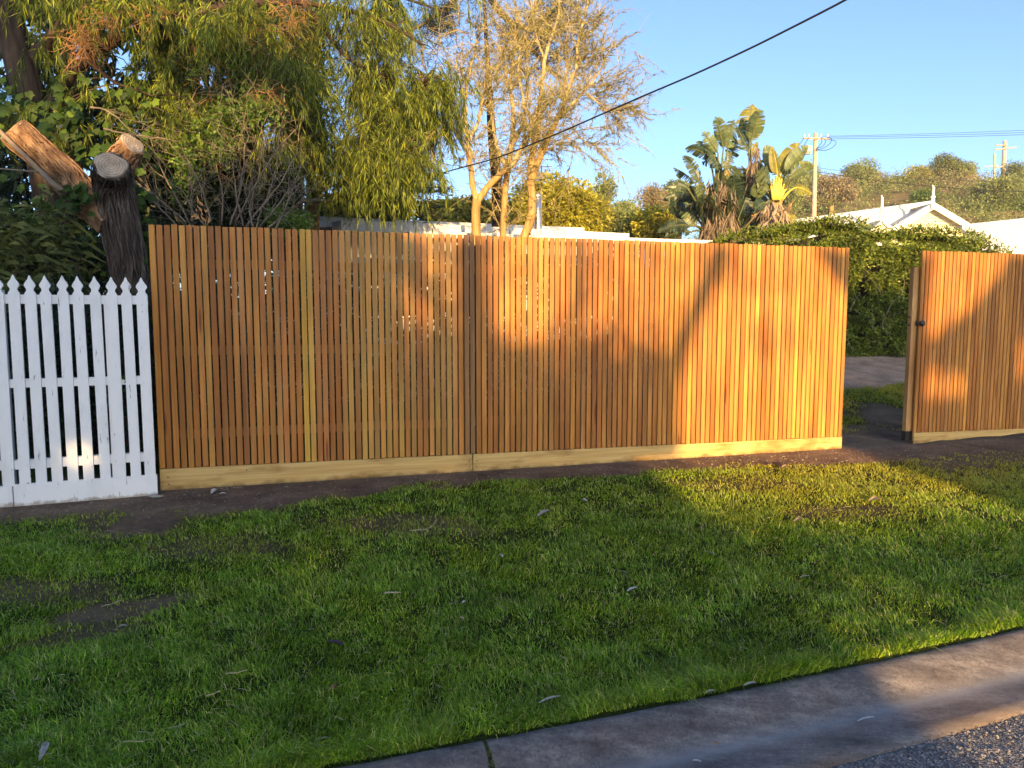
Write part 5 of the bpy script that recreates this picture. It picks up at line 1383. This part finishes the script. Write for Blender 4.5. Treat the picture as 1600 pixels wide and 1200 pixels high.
for x in (1259, 1263, 1267):
    p = at(x, 233, YP - .35); mb = MB(); mb.tube([p - [0, 0, .16], p + [0, 0, .2]], .07, 8); mb.obj('fuse', M_INS, pp)
for pl in ([(1256, 216), (1252, 222), (1247, 228)], [(1264, 215), (1258, 224), (1254, 232)], [(1283, 215), (1285, 222), (1276, 232)], [(1293, 215), (1302, 216), (1296, 226), (1284, 233), (1275, 234)], [(1293, 218), (1310, 220), (1302, 231), (1290, 236), (1275, 234)], [(1284, 215), (1292, 219), (1286, 229), (1276, 232)]):
    mb = MB(); mb.tube(resample(path(pl, YP - .25), 12), .016, 4); mb.obj('jumper_wire', M_WIRE, pp)
ph = thing('power_pole', 'distant pale power pole with two crossarms on top of the hill', 'power pole', (at(1567, 300, 100)[0], 100., float(hz(at(1567, 300, 100)[0], 100.))))
mb = MB(); mb.tube([at(1566.5, 305, 100), at(1570, 220, 100)], [.30, .24], 10); mb.obj('pole', M_POLE, ph)
for x0, x1_, y0, y1_ in ((1554, 1588, 234, 230), (1555, 1584, 262, 258), (1556, 1574, 227, 227)):
    mb = MB(); mb.tube([at(x0, y0, 99.6), at(x1_, y1_, 99.6)], .09, 4); mb.obj('crossarm', M_POLE, ph)
ps = thing('power_pole', 'slimmer distant pole standing just beside the double-armed one', 'power pole', (at(1553, 300, 110)[0], 110., float(hz(at(1553, 300, 110)[0], 110.))))
mb = MB(); mb.tube([at(1553, 305, 110), at(1554, 240, 110)], [.2, .15], 8); mb.obj('pole', M_POLE, ps)
mb = MB(); mb.tube([at(1538, 261, 109.7), at(1560, 258, 109.7)], .07, 4); mb.obj('crossarm', M_POLE, ps)
def wire(lab, pl, rad, grp='overhead wires', n=40):
    inv = np.array([1 / p[2] for p in pl]); P = np.array([at(p[0], p[1], p[2]) for p in pl])
    mb = MB(); mb.tube(resample(P, n), rad, 5); tag(mb.obj('overhead_wire', M_WIRE, None, True), lab, 'wire', grp)
def span(a, b, sag, n=14):
    return [(a[0] + (b[0] - a[0]) * t, a[1] + (b[1] - a[1]) * t + sag * 4 * t * (1 - t), 1 / (1 / a[2] + (1 / b[2] - 1 / a[2]) * t)) for t in np.linspace(0, 1, n)]
wire('uppermost thin wire running off from the near power pole', span((1283, 213, 45), (1680, 200, 40), 1.5), .011)
wire('middle thin wire running off from the near power pole', span((1290, 214.5, 45), (1680, 204, 39), 1.5), .011)
wire('lowest thin wire of the three running off from the near power pole', span((1296, 217, 45), (1680, 207.5, 38), 1.5), .011)
wire('long thin wire sagging low across the hill behind the gable', span((1275, 268, 45), (1700, 300, 40), 10), .018)
wire('second low wire crossing the hill above the gable', span((1275, 262, 45), (1700, 283, 42), 9), .012)
cab = [(1560, -140, 5.0), (1440, -68, 5.4), (1322, 0, 5.9), (1180, 72, 6.6), (1090, 114, 7.1), (1000, 152, 7.8), (880, 205, 8.8), (780, 246, 9.7), (680, 273, 10.8), (600, 290, 11.8)]
wire('thick black service cable sloping down across the open sky', cab, .0095, n=60)

# ------------------------------------------------------------------ grass
def grassmat():
    m = NT('lawn_grass')
    g = m.n('NewGeometry'); P = g.outputs['Position']; R = g.outputs['Random Per Island']
    col = m.ramp(R, [(0.0, (0.070, 0.145, 0.010)), (0.40, (0.16, 0.32, 0.018)), (0.76, (0.29, 0.46, 0.034)), (0.90, (0.44, 0.56, 0.09)), (1.0, (0.58, 0.54, 0.28))])
    n1 = m.noise(P, 1.7, 4, 0.6); n2 = m.noise(P, 7, 3, 0.6)
    col = m.mix(1.0, col, m.ramp(n1, [(0.3, (0.72, 0.80, 0.75)), (0.5, (1, 1, 1)), (0.72, (1.35, 1.18, 0.9))]), 'MULTIPLY')
    col = m.mix(1.0, col, m.ramp(n2, [(0.3, (0.72,) * 3), (0.7, (1.2,) * 3)]), 'MULTIPLY')
    a = m.n('Attribute', _attribute_name='dry')  # dry tufts plus gold painted in for the sunlit strip
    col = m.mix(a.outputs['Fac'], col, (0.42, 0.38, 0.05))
    p = m.pbsdf(col, 0.45, spec=0.3)
    t = m.n('BsdfTranslucent'); m.l(m.mix(1.0, col, (1.3, 1.3, 0.5), 'MULTIPLY'), t.inputs['Color'])
    ms = m.n('MixShader', Fac=0.35); m.l(p.outputs[0], ms.inputs[1]); m.l(t.outputs[0], ms.inputs[2])
    return m.done(ms.outputs[0])
M_GRASS = grassmat()
def grass(name, label, X, Y, hs, seed):
    r = np.random.default_rng(seed)
    d = dirtmask(X, Y)
    cl = fbm(X * 7, Y * 7, 8., 3)
    keep = (r.random(len(X)) > d * 1.12 - .02) & (r.random(len(X)) < .42 + 1.1 * smooth(.3, .62, cl)) & ((Y - kerbY(X)) > .02 + .05 * (fbm(X * 9, Y * 0, 3.) - .3)) & (gravelmask(X, Y) < .5)
    # nothing grows under the fence boards
    f = fdist(X, Y); keep &= (np.abs(f) > .05)
    X = X[keep]; Y = Y[keep]; n = len(X); d = d[keep]; cl = cl[keep]
    dist = np.hypot(X, Y)
    tuf = fbm(X * 2.6, Y * 2.6, 4., 3)
    h = hs * (.45 + .9 * r.random(n)) * (.65 + .8 * tuf) * (1 - .5 * d) * (.75 + .5 * cl)
    wd = .0016 + .00062 * dist * (.6 + .8 * r.random(n))
    Z = gz(X, Y)
    az = fbm(X * 3.1, Y * 3.1, 12.) * 14 + r.normal(size=n) * 1.3
    lean = np.abs(r.normal(size=n)) * .55 + .35
    L = np.stack([np.cos(az), np.sin(az), 0 * az], 1); S = np.stack([-np.sin(az), np.cos(az), 0 * az], 1)
    ra = r.random(n) * 6.28; S = S * np.cos(ra * .2)[:, None] + L * np.sin(ra * .2)[:, None]
    P = np.stack([X, Y, Z - .003], 1)
    up = np.array([0, 0, 1.0])
    m1 = P + (up * .58 + L * (lean * .35)[:, None]) * h[:, None]
    tp_ = P + (up * (1 - .35 * lean)[:, None] + L * (lean * 1.05)[:, None]) * h[:, None]
    W = (S * wd[:, None]) * .5
    V = np.stack([P - W, P + W, m1 + W * .85, m1 - W * .85, tp_], 1).reshape(-1, 3)
    i = np.arange(n) * 5
    mb = MB(); mb.add(V, np.stack([i, i + 1, i + 2, i + 3], 1), np.stack([i + 3, i + 2, i + 4], 1))
    o = mb.obj(name, M_GRASS)
    dry = np.clip(.55 * d + .65 * smooth(.9, 2.6, X) * (1 - smooth(1.2, 2.4, fdist(X, Y))) * (.5 + fbm(X * 2, Y * 2, 6.)) + .25 * (fbm(X * 1.2, Y * 1.2, 22.) - .55), 0, .8)  # real dryness on bare soil, and sunlight painted as gold near the fence end
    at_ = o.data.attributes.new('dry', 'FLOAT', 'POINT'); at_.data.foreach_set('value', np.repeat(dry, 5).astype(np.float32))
    tag(o, label, 'grass', kind='stuff')
    return o
NG = 600000
Yg = 1.9 + (7.9 - 1.9) * rng.random(NG) ** 1.75
Xg = (rng.random(NG) - .5) * 2 * (Yg * .86 + .7) + .0
sel = fdist(Xg, Yg) > 0.0
NL = 16000
Yl = 1.9 + 5.0 * rng.random(NL) ** 1.5; Xl = (rng.random(NL) - .5) * 2 * (Yl * .86 + .7)
cl_ = (fbm(Xl * 1.6, Yl * 1.6, 33.) > .50) & (fdist(Xl, Yl) > .5)
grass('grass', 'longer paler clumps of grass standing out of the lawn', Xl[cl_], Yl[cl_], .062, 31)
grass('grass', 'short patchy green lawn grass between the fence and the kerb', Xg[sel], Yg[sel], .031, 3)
n = 60000
Xb = 3.0 + rng.random(n) * 6.0; Yb = 7.0 + rng.random(n) * 4.2
sel = fdist(Xb, Yb) < -.5
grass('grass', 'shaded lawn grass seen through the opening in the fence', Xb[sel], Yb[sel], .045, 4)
n = 30000
tx = rng.random(n) * 8 - 2.0
ty = kerbY(tx) + np.abs(rng.normal(size=n)) * .05 + .0
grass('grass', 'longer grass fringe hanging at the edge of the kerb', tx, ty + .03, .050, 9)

# ------------------------------------------------------------------ litter on the lawn and kerb
def zat(px, py, lift=.02):
    P_ = onplane(px, py, -.05)
    for _ in range(4): P_ = onplane(px, py, float(gz(P_[0], P_[1])) + lift)
    return P_
def mat_leaf(name, c): return simple(name, c, .7, 60, .3)
ML = {'tan': mat_leaf('leaf_tan', (.42, .30, .18)), 'pale': mat_leaf('leaf_pale', (.36, .34, .25)), 'red': mat_leaf('leaf_red', (.30, .13, .09)), 'dark': mat_leaf('leaf_dark', (.045, .035, .04)), 'grey': mat_leaf('leaf_grey', (.30, .29, .25)), 'straw': mat_leaf('straw', (.36, .32, .20)), 'green': mat_leaf('leaf_green', (.22, .27, .14)), 'white': mat_leaf('chip_white', (.50, .47, .43)), 'brown': mat_leaf('pebble_brown', (.30, .18, .12))}
def leaf_litter(label, pa, pb, wd, c, z=None, curl=.25, name='fallen_leaf', lift=.022):
    a = onplane(pa[0], pa[1], z) if z is not None else zat(*pa, lift); b = onplane(pb[0], pb[1], z) if z is not None else zat(*pb, lift)
    L = np.linalg.norm(b - a); d = (b - a) / L; s = np.cross(d, [0, 0, 1]); s /= np.linalg.norm(s); up = np.array([0, 0, 1.])
    n = 9; V = []
    for k in range(n):
        t = k / (n - 1); w_ = wd * .5 * math.sin(math.pi * (t * .94 + .03)) ** .7 * random.uniform(.85, 1.1) + .0005
        c_ = a + d * L * t + up * (curl * L * .5 * math.sin(math.pi * t) * .5 + .004) + s * math.sin(t * 3) * L * .06
        V += [c_ - s * w_ + up * w_ * .6, c_ , c_ + s * w_ + up * w_ * .7]
    V = np.array(V); q = []
    for k in range(n - 1): q += [(k * 3, k * 3 + 1, k * 3 + 4, k * 3 + 3), (k * 3 + 1, k * 3 + 2, k * 3 + 5, k * 3 + 4)]
    V2 = V - up * .0012; m_ = len(V)
    Q = q + [tuple(m_ + i for i in reversed(x)) for x in q]
    mb = MB(); mb.add(np.vstack([V, V2]), Q)
    tag(mb.obj(name, ML[c], None, True), label, 'leaf')
def stick(label, pts, r, c, lift=.028):
    P_ = resample([zat(*p, lift) for p in pts], 12); P_[:, 2] += .0015 * np.sin(np.linspace(0, 9, 12))
    mb = MB(); mb.tube(P_, np.linspace(r, r * .6, 12), 6); tag(mb.obj('twig', ML[c], None, True), label, 'twig')
leaf_litter('grey strip of bark lying on the lawn near the plinth joint', (840, 808), (861, 799), .045, 'grey')
leaf_litter('tan dry leaf on the sunlit lawn before the fence end', (1358, 784), (1377, 781), .05, 'tan')
leaf_litter('large brown leaf lying on bare soil by the sunlit end of the fence', (1208, 724), (1222, 732), .06, 'dark')
leaf_litter('small tan leaf beside the large brown leaf by the fence end', (1222, 732), (1234, 730), .05, 'tan')
leaf_litter('buff curled leaf between the sunlit tan leaf and the middle of the lawn', (1240, 816), (1256, 812), .03, 'tan')
leaf_litter('dark rotting leaf in the middle of the lawn', (510, 1004), (537, 1010), .028, 'dark')
leaf_litter('reddish leaf in the deep green grass near the kerb', (514, 1082), (526, 1070), .014, 'red')
leaf_litter('long pale leaf lying on the grass just above the kerb', (842, 1100), (876, 1089), .014, 'pale')
leaf_litter('small whitish leaf scrap in the grass at mid lawn', (980, 925), (996, 919), .018, 'white')
leaf_litter('curled pale leaf standing up in the nearest corner of the grass', (62, 1190), (72, 1162), .022, 'grey')
leaf_litter('pale chip of bark on the worn soil patch', (184, 982), (199, 979), .020, 'pale')
leaf_litter('thin greenish leaf in the far shaded grass by the plinth', (1098, 863), (1120, 868), .014, 'green')
leaf_litter('narrow pale leaf in the brighter grass beyond the long pale one', (1250, 903), (1266, 901), .012, 'pale')
leaf_litter('tiny white petal in the grass under the plinth joint', (780, 868), (786, 871), .02, 'white')
leaf_litter('tiny white petal below its twin in the middle of the grass', (722, 944), (728, 940), .014, 'white')
leaf_litter('little buff scrap in the grass near the two white petals', (718, 966), (725, 969), .014, 'tan')
leaf_litter('white flake on the dark soil strip beside the lawn edge', (908, 782), (918, 784), .03, 'white')
leaf_litter('pale leaf caught at the grass edge above the kerb', (1162, 1073), (1182, 1068), .015, 'pale')
leaf_litter('second pale leaf caught at the grass edge, smaller and lower', (1102, 1085), (1118, 1080), .012, 'pale')
leaf_litter('curled white leaf lying in the concrete gutter', (1340, 1128), (1366, 1122), .010, 'white', z=-.158, lift=0)
leaf_litter('small white scrap in the gutter near the bottom', (1082, 1190), (1096, 1192), .010, 'white', z=-.160)
leaf_litter('white papery scrap on the soil at the start of the plinth board', (330, 772), (342, 766), .05, 'white', lift=.006)
leaf_litter('second papery scrap right next to the one by the plinth board', (342, 774), (354, 773), .04, 'white', lift=.006)
stick('straw-coloured straight stick lying in the grass', [(352, 1053), (368, 1051), (387, 1047)], .0022, 'straw')
stick('short bent straw stick below the longer one', [(322, 1088), (332, 1084), (344, 1080)], .0026, 'straw')
stick('pale stick on the grass beyond the dark rotting leaf', [(600, 927), (612, 925), (627, 926)], .005, 'straw')
stick('long curved twig on the grass near the soil strip', [(640, 829), (664, 828), (676, 822), (683, 810)], .0035, 'straw')
stick('thin grass stalk lying near the bottom of the lawn', [(192, 1159), (215, 1158), (240, 1155)], .0018, 'straw')
stick('thin dry stalk in the lower part of the lawn', [(262, 1139), (280, 1134), (297, 1128)], .0018, 'green')
stick('pale stalk on the worn patch of soil', [(158, 948), (175, 943), (190, 938)], .0024, 'straw')
stick('crossed straw on the soil under the plinth board', [(346, 764), (352, 758), (357, 768)], .0025, 'straw', .008)
def pebble(label, px, py, r, c, z=None, name='pebble', sq=(1, .8, .6), cat='pebble'):
    p = onplane(px, py, z) if z is not None else zat(px, py, .005)
    mb = MB(); th = np.linspace(0, 2 * np.pi, 9)[:-1]; V = []
    for k, (rr, zz) in enumerate(((.55, -.75), (1, -.1), (.9, .45), (.45, .85))):
        V += [(math.cos(a + k * .3) * rr * r * sq[0] * random.uniform(.88, 1.1), math.sin(a + k * .3) * rr * r * sq[1] * random.uniform(.88, 1.1), zz * r * sq[2]) for a in th]
    V = np.array(V) + p + [0, 0, r * sq[2] * .6]
    q = [(k * 8 + j, k * 8 + (j + 1) % 8, (k + 1) * 8 + (j + 1) % 8, (k + 1) * 8 + j) for k in range(3) for j in range(8)]
    V = np.vstack([V, V[24:32].mean(0) + [0, 0, .1 * r]]); t = [(24 + j, 24 + (j + 1) % 8, 32) for j in range(8)]
    mb.add(V, q, t); tag(mb.obj(name, ML[c], None, True), label, cat)
pebble('small brown pebble lying in the concrete gutter', 1119, 1162, .0085, 'brown', -.160)
pebble('flat white stone chip on the soil between the two fences', 243, 777, .045, 'grey', None, 'stone_chip', (1.2, .5, .25), 'stone')
pebble('tiny dark pebble on the gutter beside the brown one', 1160, 1143, .004, 'dark', -.160)
# dry straw lying over the lawn
mb = MB()
for k in range(1500):
    y = 2.0 + 4.6 * random.random() ** 1.3; x = random.uniform(-1, 1) * (y * .84 + .4)
    if fdist(x, y) < .1 or y - float(kerbY(x)) < .03: continue
    z_ = float(gz(x, y)) + random.uniform(.012, .030); a = random.uniform(0, 6.28); L_ = random.uniform(.012, .05)
    d_ = np.array([math.cos(a), math.sin(a), random.gauss(0, .2)]) * L_
    mb.tube([(x, y, z_), np.array([x, y, z_]) + d_ * .5 + [0, 0, .002], np.array([x, y, z_]) + d_], random.uniform(.0006, .0013), 3, False)
tag(mb.obj('straw', ML['straw']), 'dry straw and dead grass stalks scattered over the lawn', 'straw', kind='stuff')
# bark chips and twiglets on the bare soil
mb = MB()
n = 420
s_ = rng.random(n) * 9.5 - 1.2; of = .06 + np.abs(rng.normal(size=n)) * .35
for a_, o_ in zip(s_, of):
    p = fpt(a_, o_, 0); z_ = float(gz(p[0], p[1]))
    d_ = random.uniform(0, 6.28); L_ = random.uniform(.004, .022)
    mb.tube([p + [0, 0, z_ + .004], p + [math.cos(d_) * L_, math.sin(d_) * L_, z_ + .005]], random.uniform(.0012, .003), 4)
tag(mb.obj('wood_chips', ML['straw']), 'pale wood chips and straw scattered on the bare soil strip', 'wood chips', kind='stuff')
mb = MB()
for k in range(3200):
    a_ = random.uniform(-1.2, 9.0); o_ = abs(random.gauss(.3, .35)); p = fpt(a_, o_, 0); z_ = float(gz(p[0], p[1])); r = random.uniform(.004, .013)
    if dirtmask(p[0], p[1]) < .5: continue
    aa = np.random.rand(6) * .6 + .6
    mb.add(p + [0, 0, z_ - .002] + r * np.array([[aa[0], 0, 0], [0, aa[1], 0], [-aa[2], 0, 0], [0, -aa[3], 0], [0, 0, aa[4] * .7]]), None, [[0, 1, 4], [1, 2, 4], [2, 3, 4], [3, 0, 4]])
tag(mb.obj('soil_crumbs', simple('soil_crumb', (.17, .12, .09), .95, 40, .4)), 'crumbs of dry soil along the foot of the fence', 'soil', kind='stuff')

# ------------------------------------------------------------------ unseen trees and house added across the road, shaped to cast shade
SA = SUN_AZ_X
def proj(P):
    X, Y, Z = P; Z = Z - CAM_H
    zc = Y * CP - Z * SP; yc = -(Z * CP + Y * SP)
    return 800 + FPX * X / zc, 600 + FPX * yc / zc
LIT = [([(1156, 350), (1137, 405), (1084, 520), (1044, 650), (1030, 800), (1340, 800), (1340, 486), (1268, 384), (1262, 350)], 1.0),
       ([(908, 350), (1126, 350), (1108, 400), (1064, 505), (1040, 560), (908, 560)], .90), ([(915, 560), (1035, 560), (1018, 610), (930, 608)], .35),
       ([(824, 350), (893, 350), (893, 580), (842, 588), (824, 545)], .95), ([(757, 350), (824, 350), (824, 545), (772, 535), (757, 430)], .9),
       ([(645, 340), (716, 340), (716, 520), (694, 505), (655, 400)], .6), ([(616, 450), (645, 435), (694, 525), (646, 535)], .6),
       ([(1425, 340), (1578, 340), (1566, 420), (1530, 465), (1495, 505), (1425, 545)], .95), ([(1425, 575), (1500, 580), (1508, 622), (1425, 626)], .85),
       ([(1588, 530), (1640, 515), (1640, 600), (1590, 590)], .8), ([(112, 690), (168, 700), (166, 735), (120, 735)], .8), ([(78, 690), (100, 690), (100, 722), (80, 722)], .3), ([(150, 530), (170, 540), (168, 620), (152, 610)], .25)]
LITP = [(np.array(p), v) for p, v in LIT]
def opacity(u, v):
    """share of sunlight that the added unseen crowns are shaped to hold back, in coordinates square to the sun"""
    s = (u - FX - SA * FY) / (FD[0] + SA * FD[1])
    X = FX + FD[0] * s; Y = FY + FD[1] * s; Z = v - TEL * Y
    px_, py_ = proj((X, Y, Z))
    lit = np.zeros(len(u))
    pp_ = np.stack([px_, py_], 1)
    for p, val in LITP: lit = np.where(inpoly(pp_, p), np.maximum(lit, val), lit)
    lit = np.where((px_ > 600) & (px_ < 1060) & (lit > .3) & (py_ > 470), lit * (1 - .75 * smooth(480, 600, py_)), lit)
    blot = (px_ > 1130) & (px_ < 1255) & (py_ > 405) & (py_ < 462); lit = np.where(blot, lit * .86, lit)
    lit = np.where((px_ > 1180) & (px_ < 1240) & (py_ > 480) & (py_ < 560), lit * .85, lit)
    above = Z > 1.98
    rag = 2.50 + .5 * (fbm(u * 1.1, v * 0 + 1, 2.) - .5) + .35 * smooth(0, -3, u)
    dap = smooth(.51, .58, fbm(u * 1.25 + 3, v * 1.25, 7., 3)); dap = np.maximum(dap, smooth(5.3, 6.0, v) * (u > -4.6)); dap = np.maximum(dap, smooth(1.0, .75, np.sqrt(((u + 3.35) / .75) ** 2 + ((v - 3.85) / .62) ** 2))); dap = np.maximum(dap, smooth(-1.5, -1.0, u) * (v > 4.2)); dap = np.where((u > -3.15) & (u < -2.6) & (v < 3.95), dap * .2, dap); dap = np.where((u > -2.65) & (u < -.7) & (v < 4.3), dap * .35, dap)
    lit = np.where(above & (u < -.2) & (px_ < 1400), smooth(rag - .1, rag + .25, Z) * np.where(u < -.9, dap, 1.0), lit)
    lit = np.where(above & (u >= -.2) & (u < 7.2), 1.0, lit)
    hd = 1.80 + TEL * 13.0 + .15 * (fbm(u * 1.5, v * 0, 9.) - .5)
    lit = np.where((u > 7.0), smooth(hd - .04, hd + .06, v), lit)
    gsel = Z < 0.0
    Yg_ = (v + .06) / TEL
    gl_ = np.where((u > 1.9) & (u < 4.27), np.where(Yg_ > 4.75, 1.0, np.where(Yg_ > 3.1, .42, .40)), np.where((u > -.8) & (u <= 1.9), .22, np.where(u < -.8, .06, .02)))
    gl_ = gl_ + (fbm(u * 2.2, v * 9, 3.) - .5) * .5 * (gl_ > .1) * (gl_ < .9)
    gl_ = np.where((u > 1.78) & (u < 4.6) & (Yg_ < 3.1) & (Yg_ > 1.1), 1.0, gl_)
    gl_ = np.where((Yg_ < 1.9) & ((u < 1.78) | (u > 4.6)), .0, gl_)
    lit = np.where(gsel, np.clip(gl_, 0, 1), lit)
    lit = np.where((u > 4.29) & (u < 5.18) & (Z > 0) & (v < 1.95 + TEL * 7.3), 0, lit)
    return 1 - lit
L_UNSEEN = leafmat('unseen_shade_leaf', (0.02, 0.035, 0.01), (0.04, 0.06, 0.015), (0.06, 0.08, 0.02), .2, .5, 1.)
def unseen_shade_tree(label, u0, u1, v0, v1, Yo, n, L, W, trunks):  # added unseen crown, leaves placed to cast a set shade pattern
    n = int(n); u = u0 + (u1 - u0) * rng.random(n); v = v0 + (v1 - v0) * rng.random(n)
    op = np.clip(opacity(u, v), 0, .97); dens = -np.log(1 - op) / 3.5
    k = rng.random(n) < dens
    u = u[k]; v = v[k]; Yd = -Yo + (rng.random(len(u)) - .5) * 1.6
    P = np.stack([u - SA * Yd, Yd, v - TEL * Yd], 1)
    t = thing('unseen_shade_tree', label, 'tree', ((u0 + u1) / 2 + SA * Yo, -Yo, -.15), 'unseen shade-casting trees across the road')
    D = unit(rng.normal(size=(len(P), 3)) * np.array([1, .5, 1])); side = rng.normal(size=(len(P), 3)) * .3 + np.array([0, 1, 0])
    mb = MB(); add_leaves(mb, P - D * L * .5, D, L, W, .0, .02, side); mb.obj('crown', L_UNSEEN, t)
    mb = MB()
    for tr in trunks: mb.tube(resample([(a_ + SA * Yo, -Yo, b_ + TEL * Yo) for a_, b_, _ in tr], 14), np.interp(np.linspace(0, 1, 14), np.linspace(0, 1, len(tr)), [c_ for _, _, c_ in tr]), 8)
    mb.obj('trunk', B_BROWN, t, True)
def uvpx(px, py):   # sun coordinates of a fence point seen at a pixel
    d = ray(px, py); o_ = np.array([0, 0, CAM_H])
    t = ((FX * FN[0] + FY * FN[1])) / (d[0] * FN[0] + d[1] * FN[1]); P = o_ + d * t
    return P[0] + SA * P[1], P[2] + TEL * P[1]
a_, b_ = uvpx(900, 380); c_, d_ = uvpx(902, 620)
unseen_shade_tree('unseen slim tree across the road, crown shaped to cast the mid-fence shade', -.9, 2.2, -.3, 3.2, 12.5, 46000, .085, .065, [[(c_ + .05, -1.7, .06), (c_, d_, .035), (a_, b_, .03), (a_ - .1, b_ + 1.0, .02)]])
unseen_shade_tree('unseen broad tree across the road, crown shaped to shade lawn and gate', 2.2, 7.0, -.3, 3.2, 13.5, 66000, .085, .065, [[(4.7, -1.8, .16), (4.75, .5, .14), (4.72, 1.8, .08)]])
unseen_shade_tree('unseen tall shrubbery across the road, shaped to shade the hedge foot', 7.0, 12, -.3, 4.0, 15, 34000, .14, .11, [[(9, -1.8, .14), (9.1, 1, .1), (9.3, 3, .05)]])
unseen_shade_tree('unseen dense tree across the road, crown shaped to shade the picket fence', -5.2, -.9, -.3, 7.0, 13.0, 58000, .13, .10, [[(-3, -1.7, .2), (-2.9, .8, .15), (-2.6, 2.6, .06)], [(-2.9, .8, .08), (-4, 2, .05)]])
unseen_shade_tree('unseen dense tree across the road, crown shaped to shade beyond the pickets', -11, -5.2, -.3, 8.0, 14.0, 62000, .15, .12, [[(-8, -1.7, .2), (-7.9, .8, .15), (-7.6, 2.2, .06)]])
# unseen brick house added across the road as a low sun blocker
M_BRICK = simple('red_brick', (.28, .13, .09), .9, 14, .25, .4, .01)
M_TILE = simple('roof_tile', (.16, .09, .07), .8, 8, .25)
oh = thing('unseen_brick_house', 'unseen low brick house added across the road to block low sun', 'house', (-6, -24, -.2))
mb = MB(); mb.box((-15, -30, -.3), (1.6, -22, 2.5)); mb.obj('wall', M_BRICK, oh)
mb = MB(); mb.add([(-15.5, -21.6, 2.42), (2.1, -21.6, 2.42), (2.1, -30.4, 2.42), (-15.5, -30.4, 2.42), (-12.5, -26, 4.05), (-1, -26, 4.05)], [[0, 1, 5, 4], [2, 3, 4, 5], [3, 2, 1, 0]], [[1, 2, 5], [3, 0, 4]]); mb.obj('roof', M_TILE, oh)
for x in (-12, -8, -3): 
    mb = MB(); mb.box((x, -21.995, .9), (x + 1.6, -21.97, 2.1)); mb.obj('window', M_GLASS, oh)

# ------------------------------------------------------------------ thin evening haze
m = bpy.data.materials.new('haze'); m.use_nodes = True; m.node_tree.nodes.clear()
pv = m.node_tree.nodes.new('ShaderNodeVolumePrincipled'); ov = m.node_tree.nodes.new('ShaderNodeOutputMaterial')
pv.inputs['Color'].default_value = (.86, .90, .95, 1); pv.inputs['Density'].default_value = 0.0006; pv.inputs['Anisotropy'].default_value = 0.0
m.node_tree.links.new(pv.outputs[0], ov.inputs['Volume'])
mb = MB(); mb.box((-165, -75, -1.4), (245, 425, 36)); o = mb.obj('haze', m); o['kind'] = 'stuff'; o['label'] = 'thin pale evening haze over the whole place'
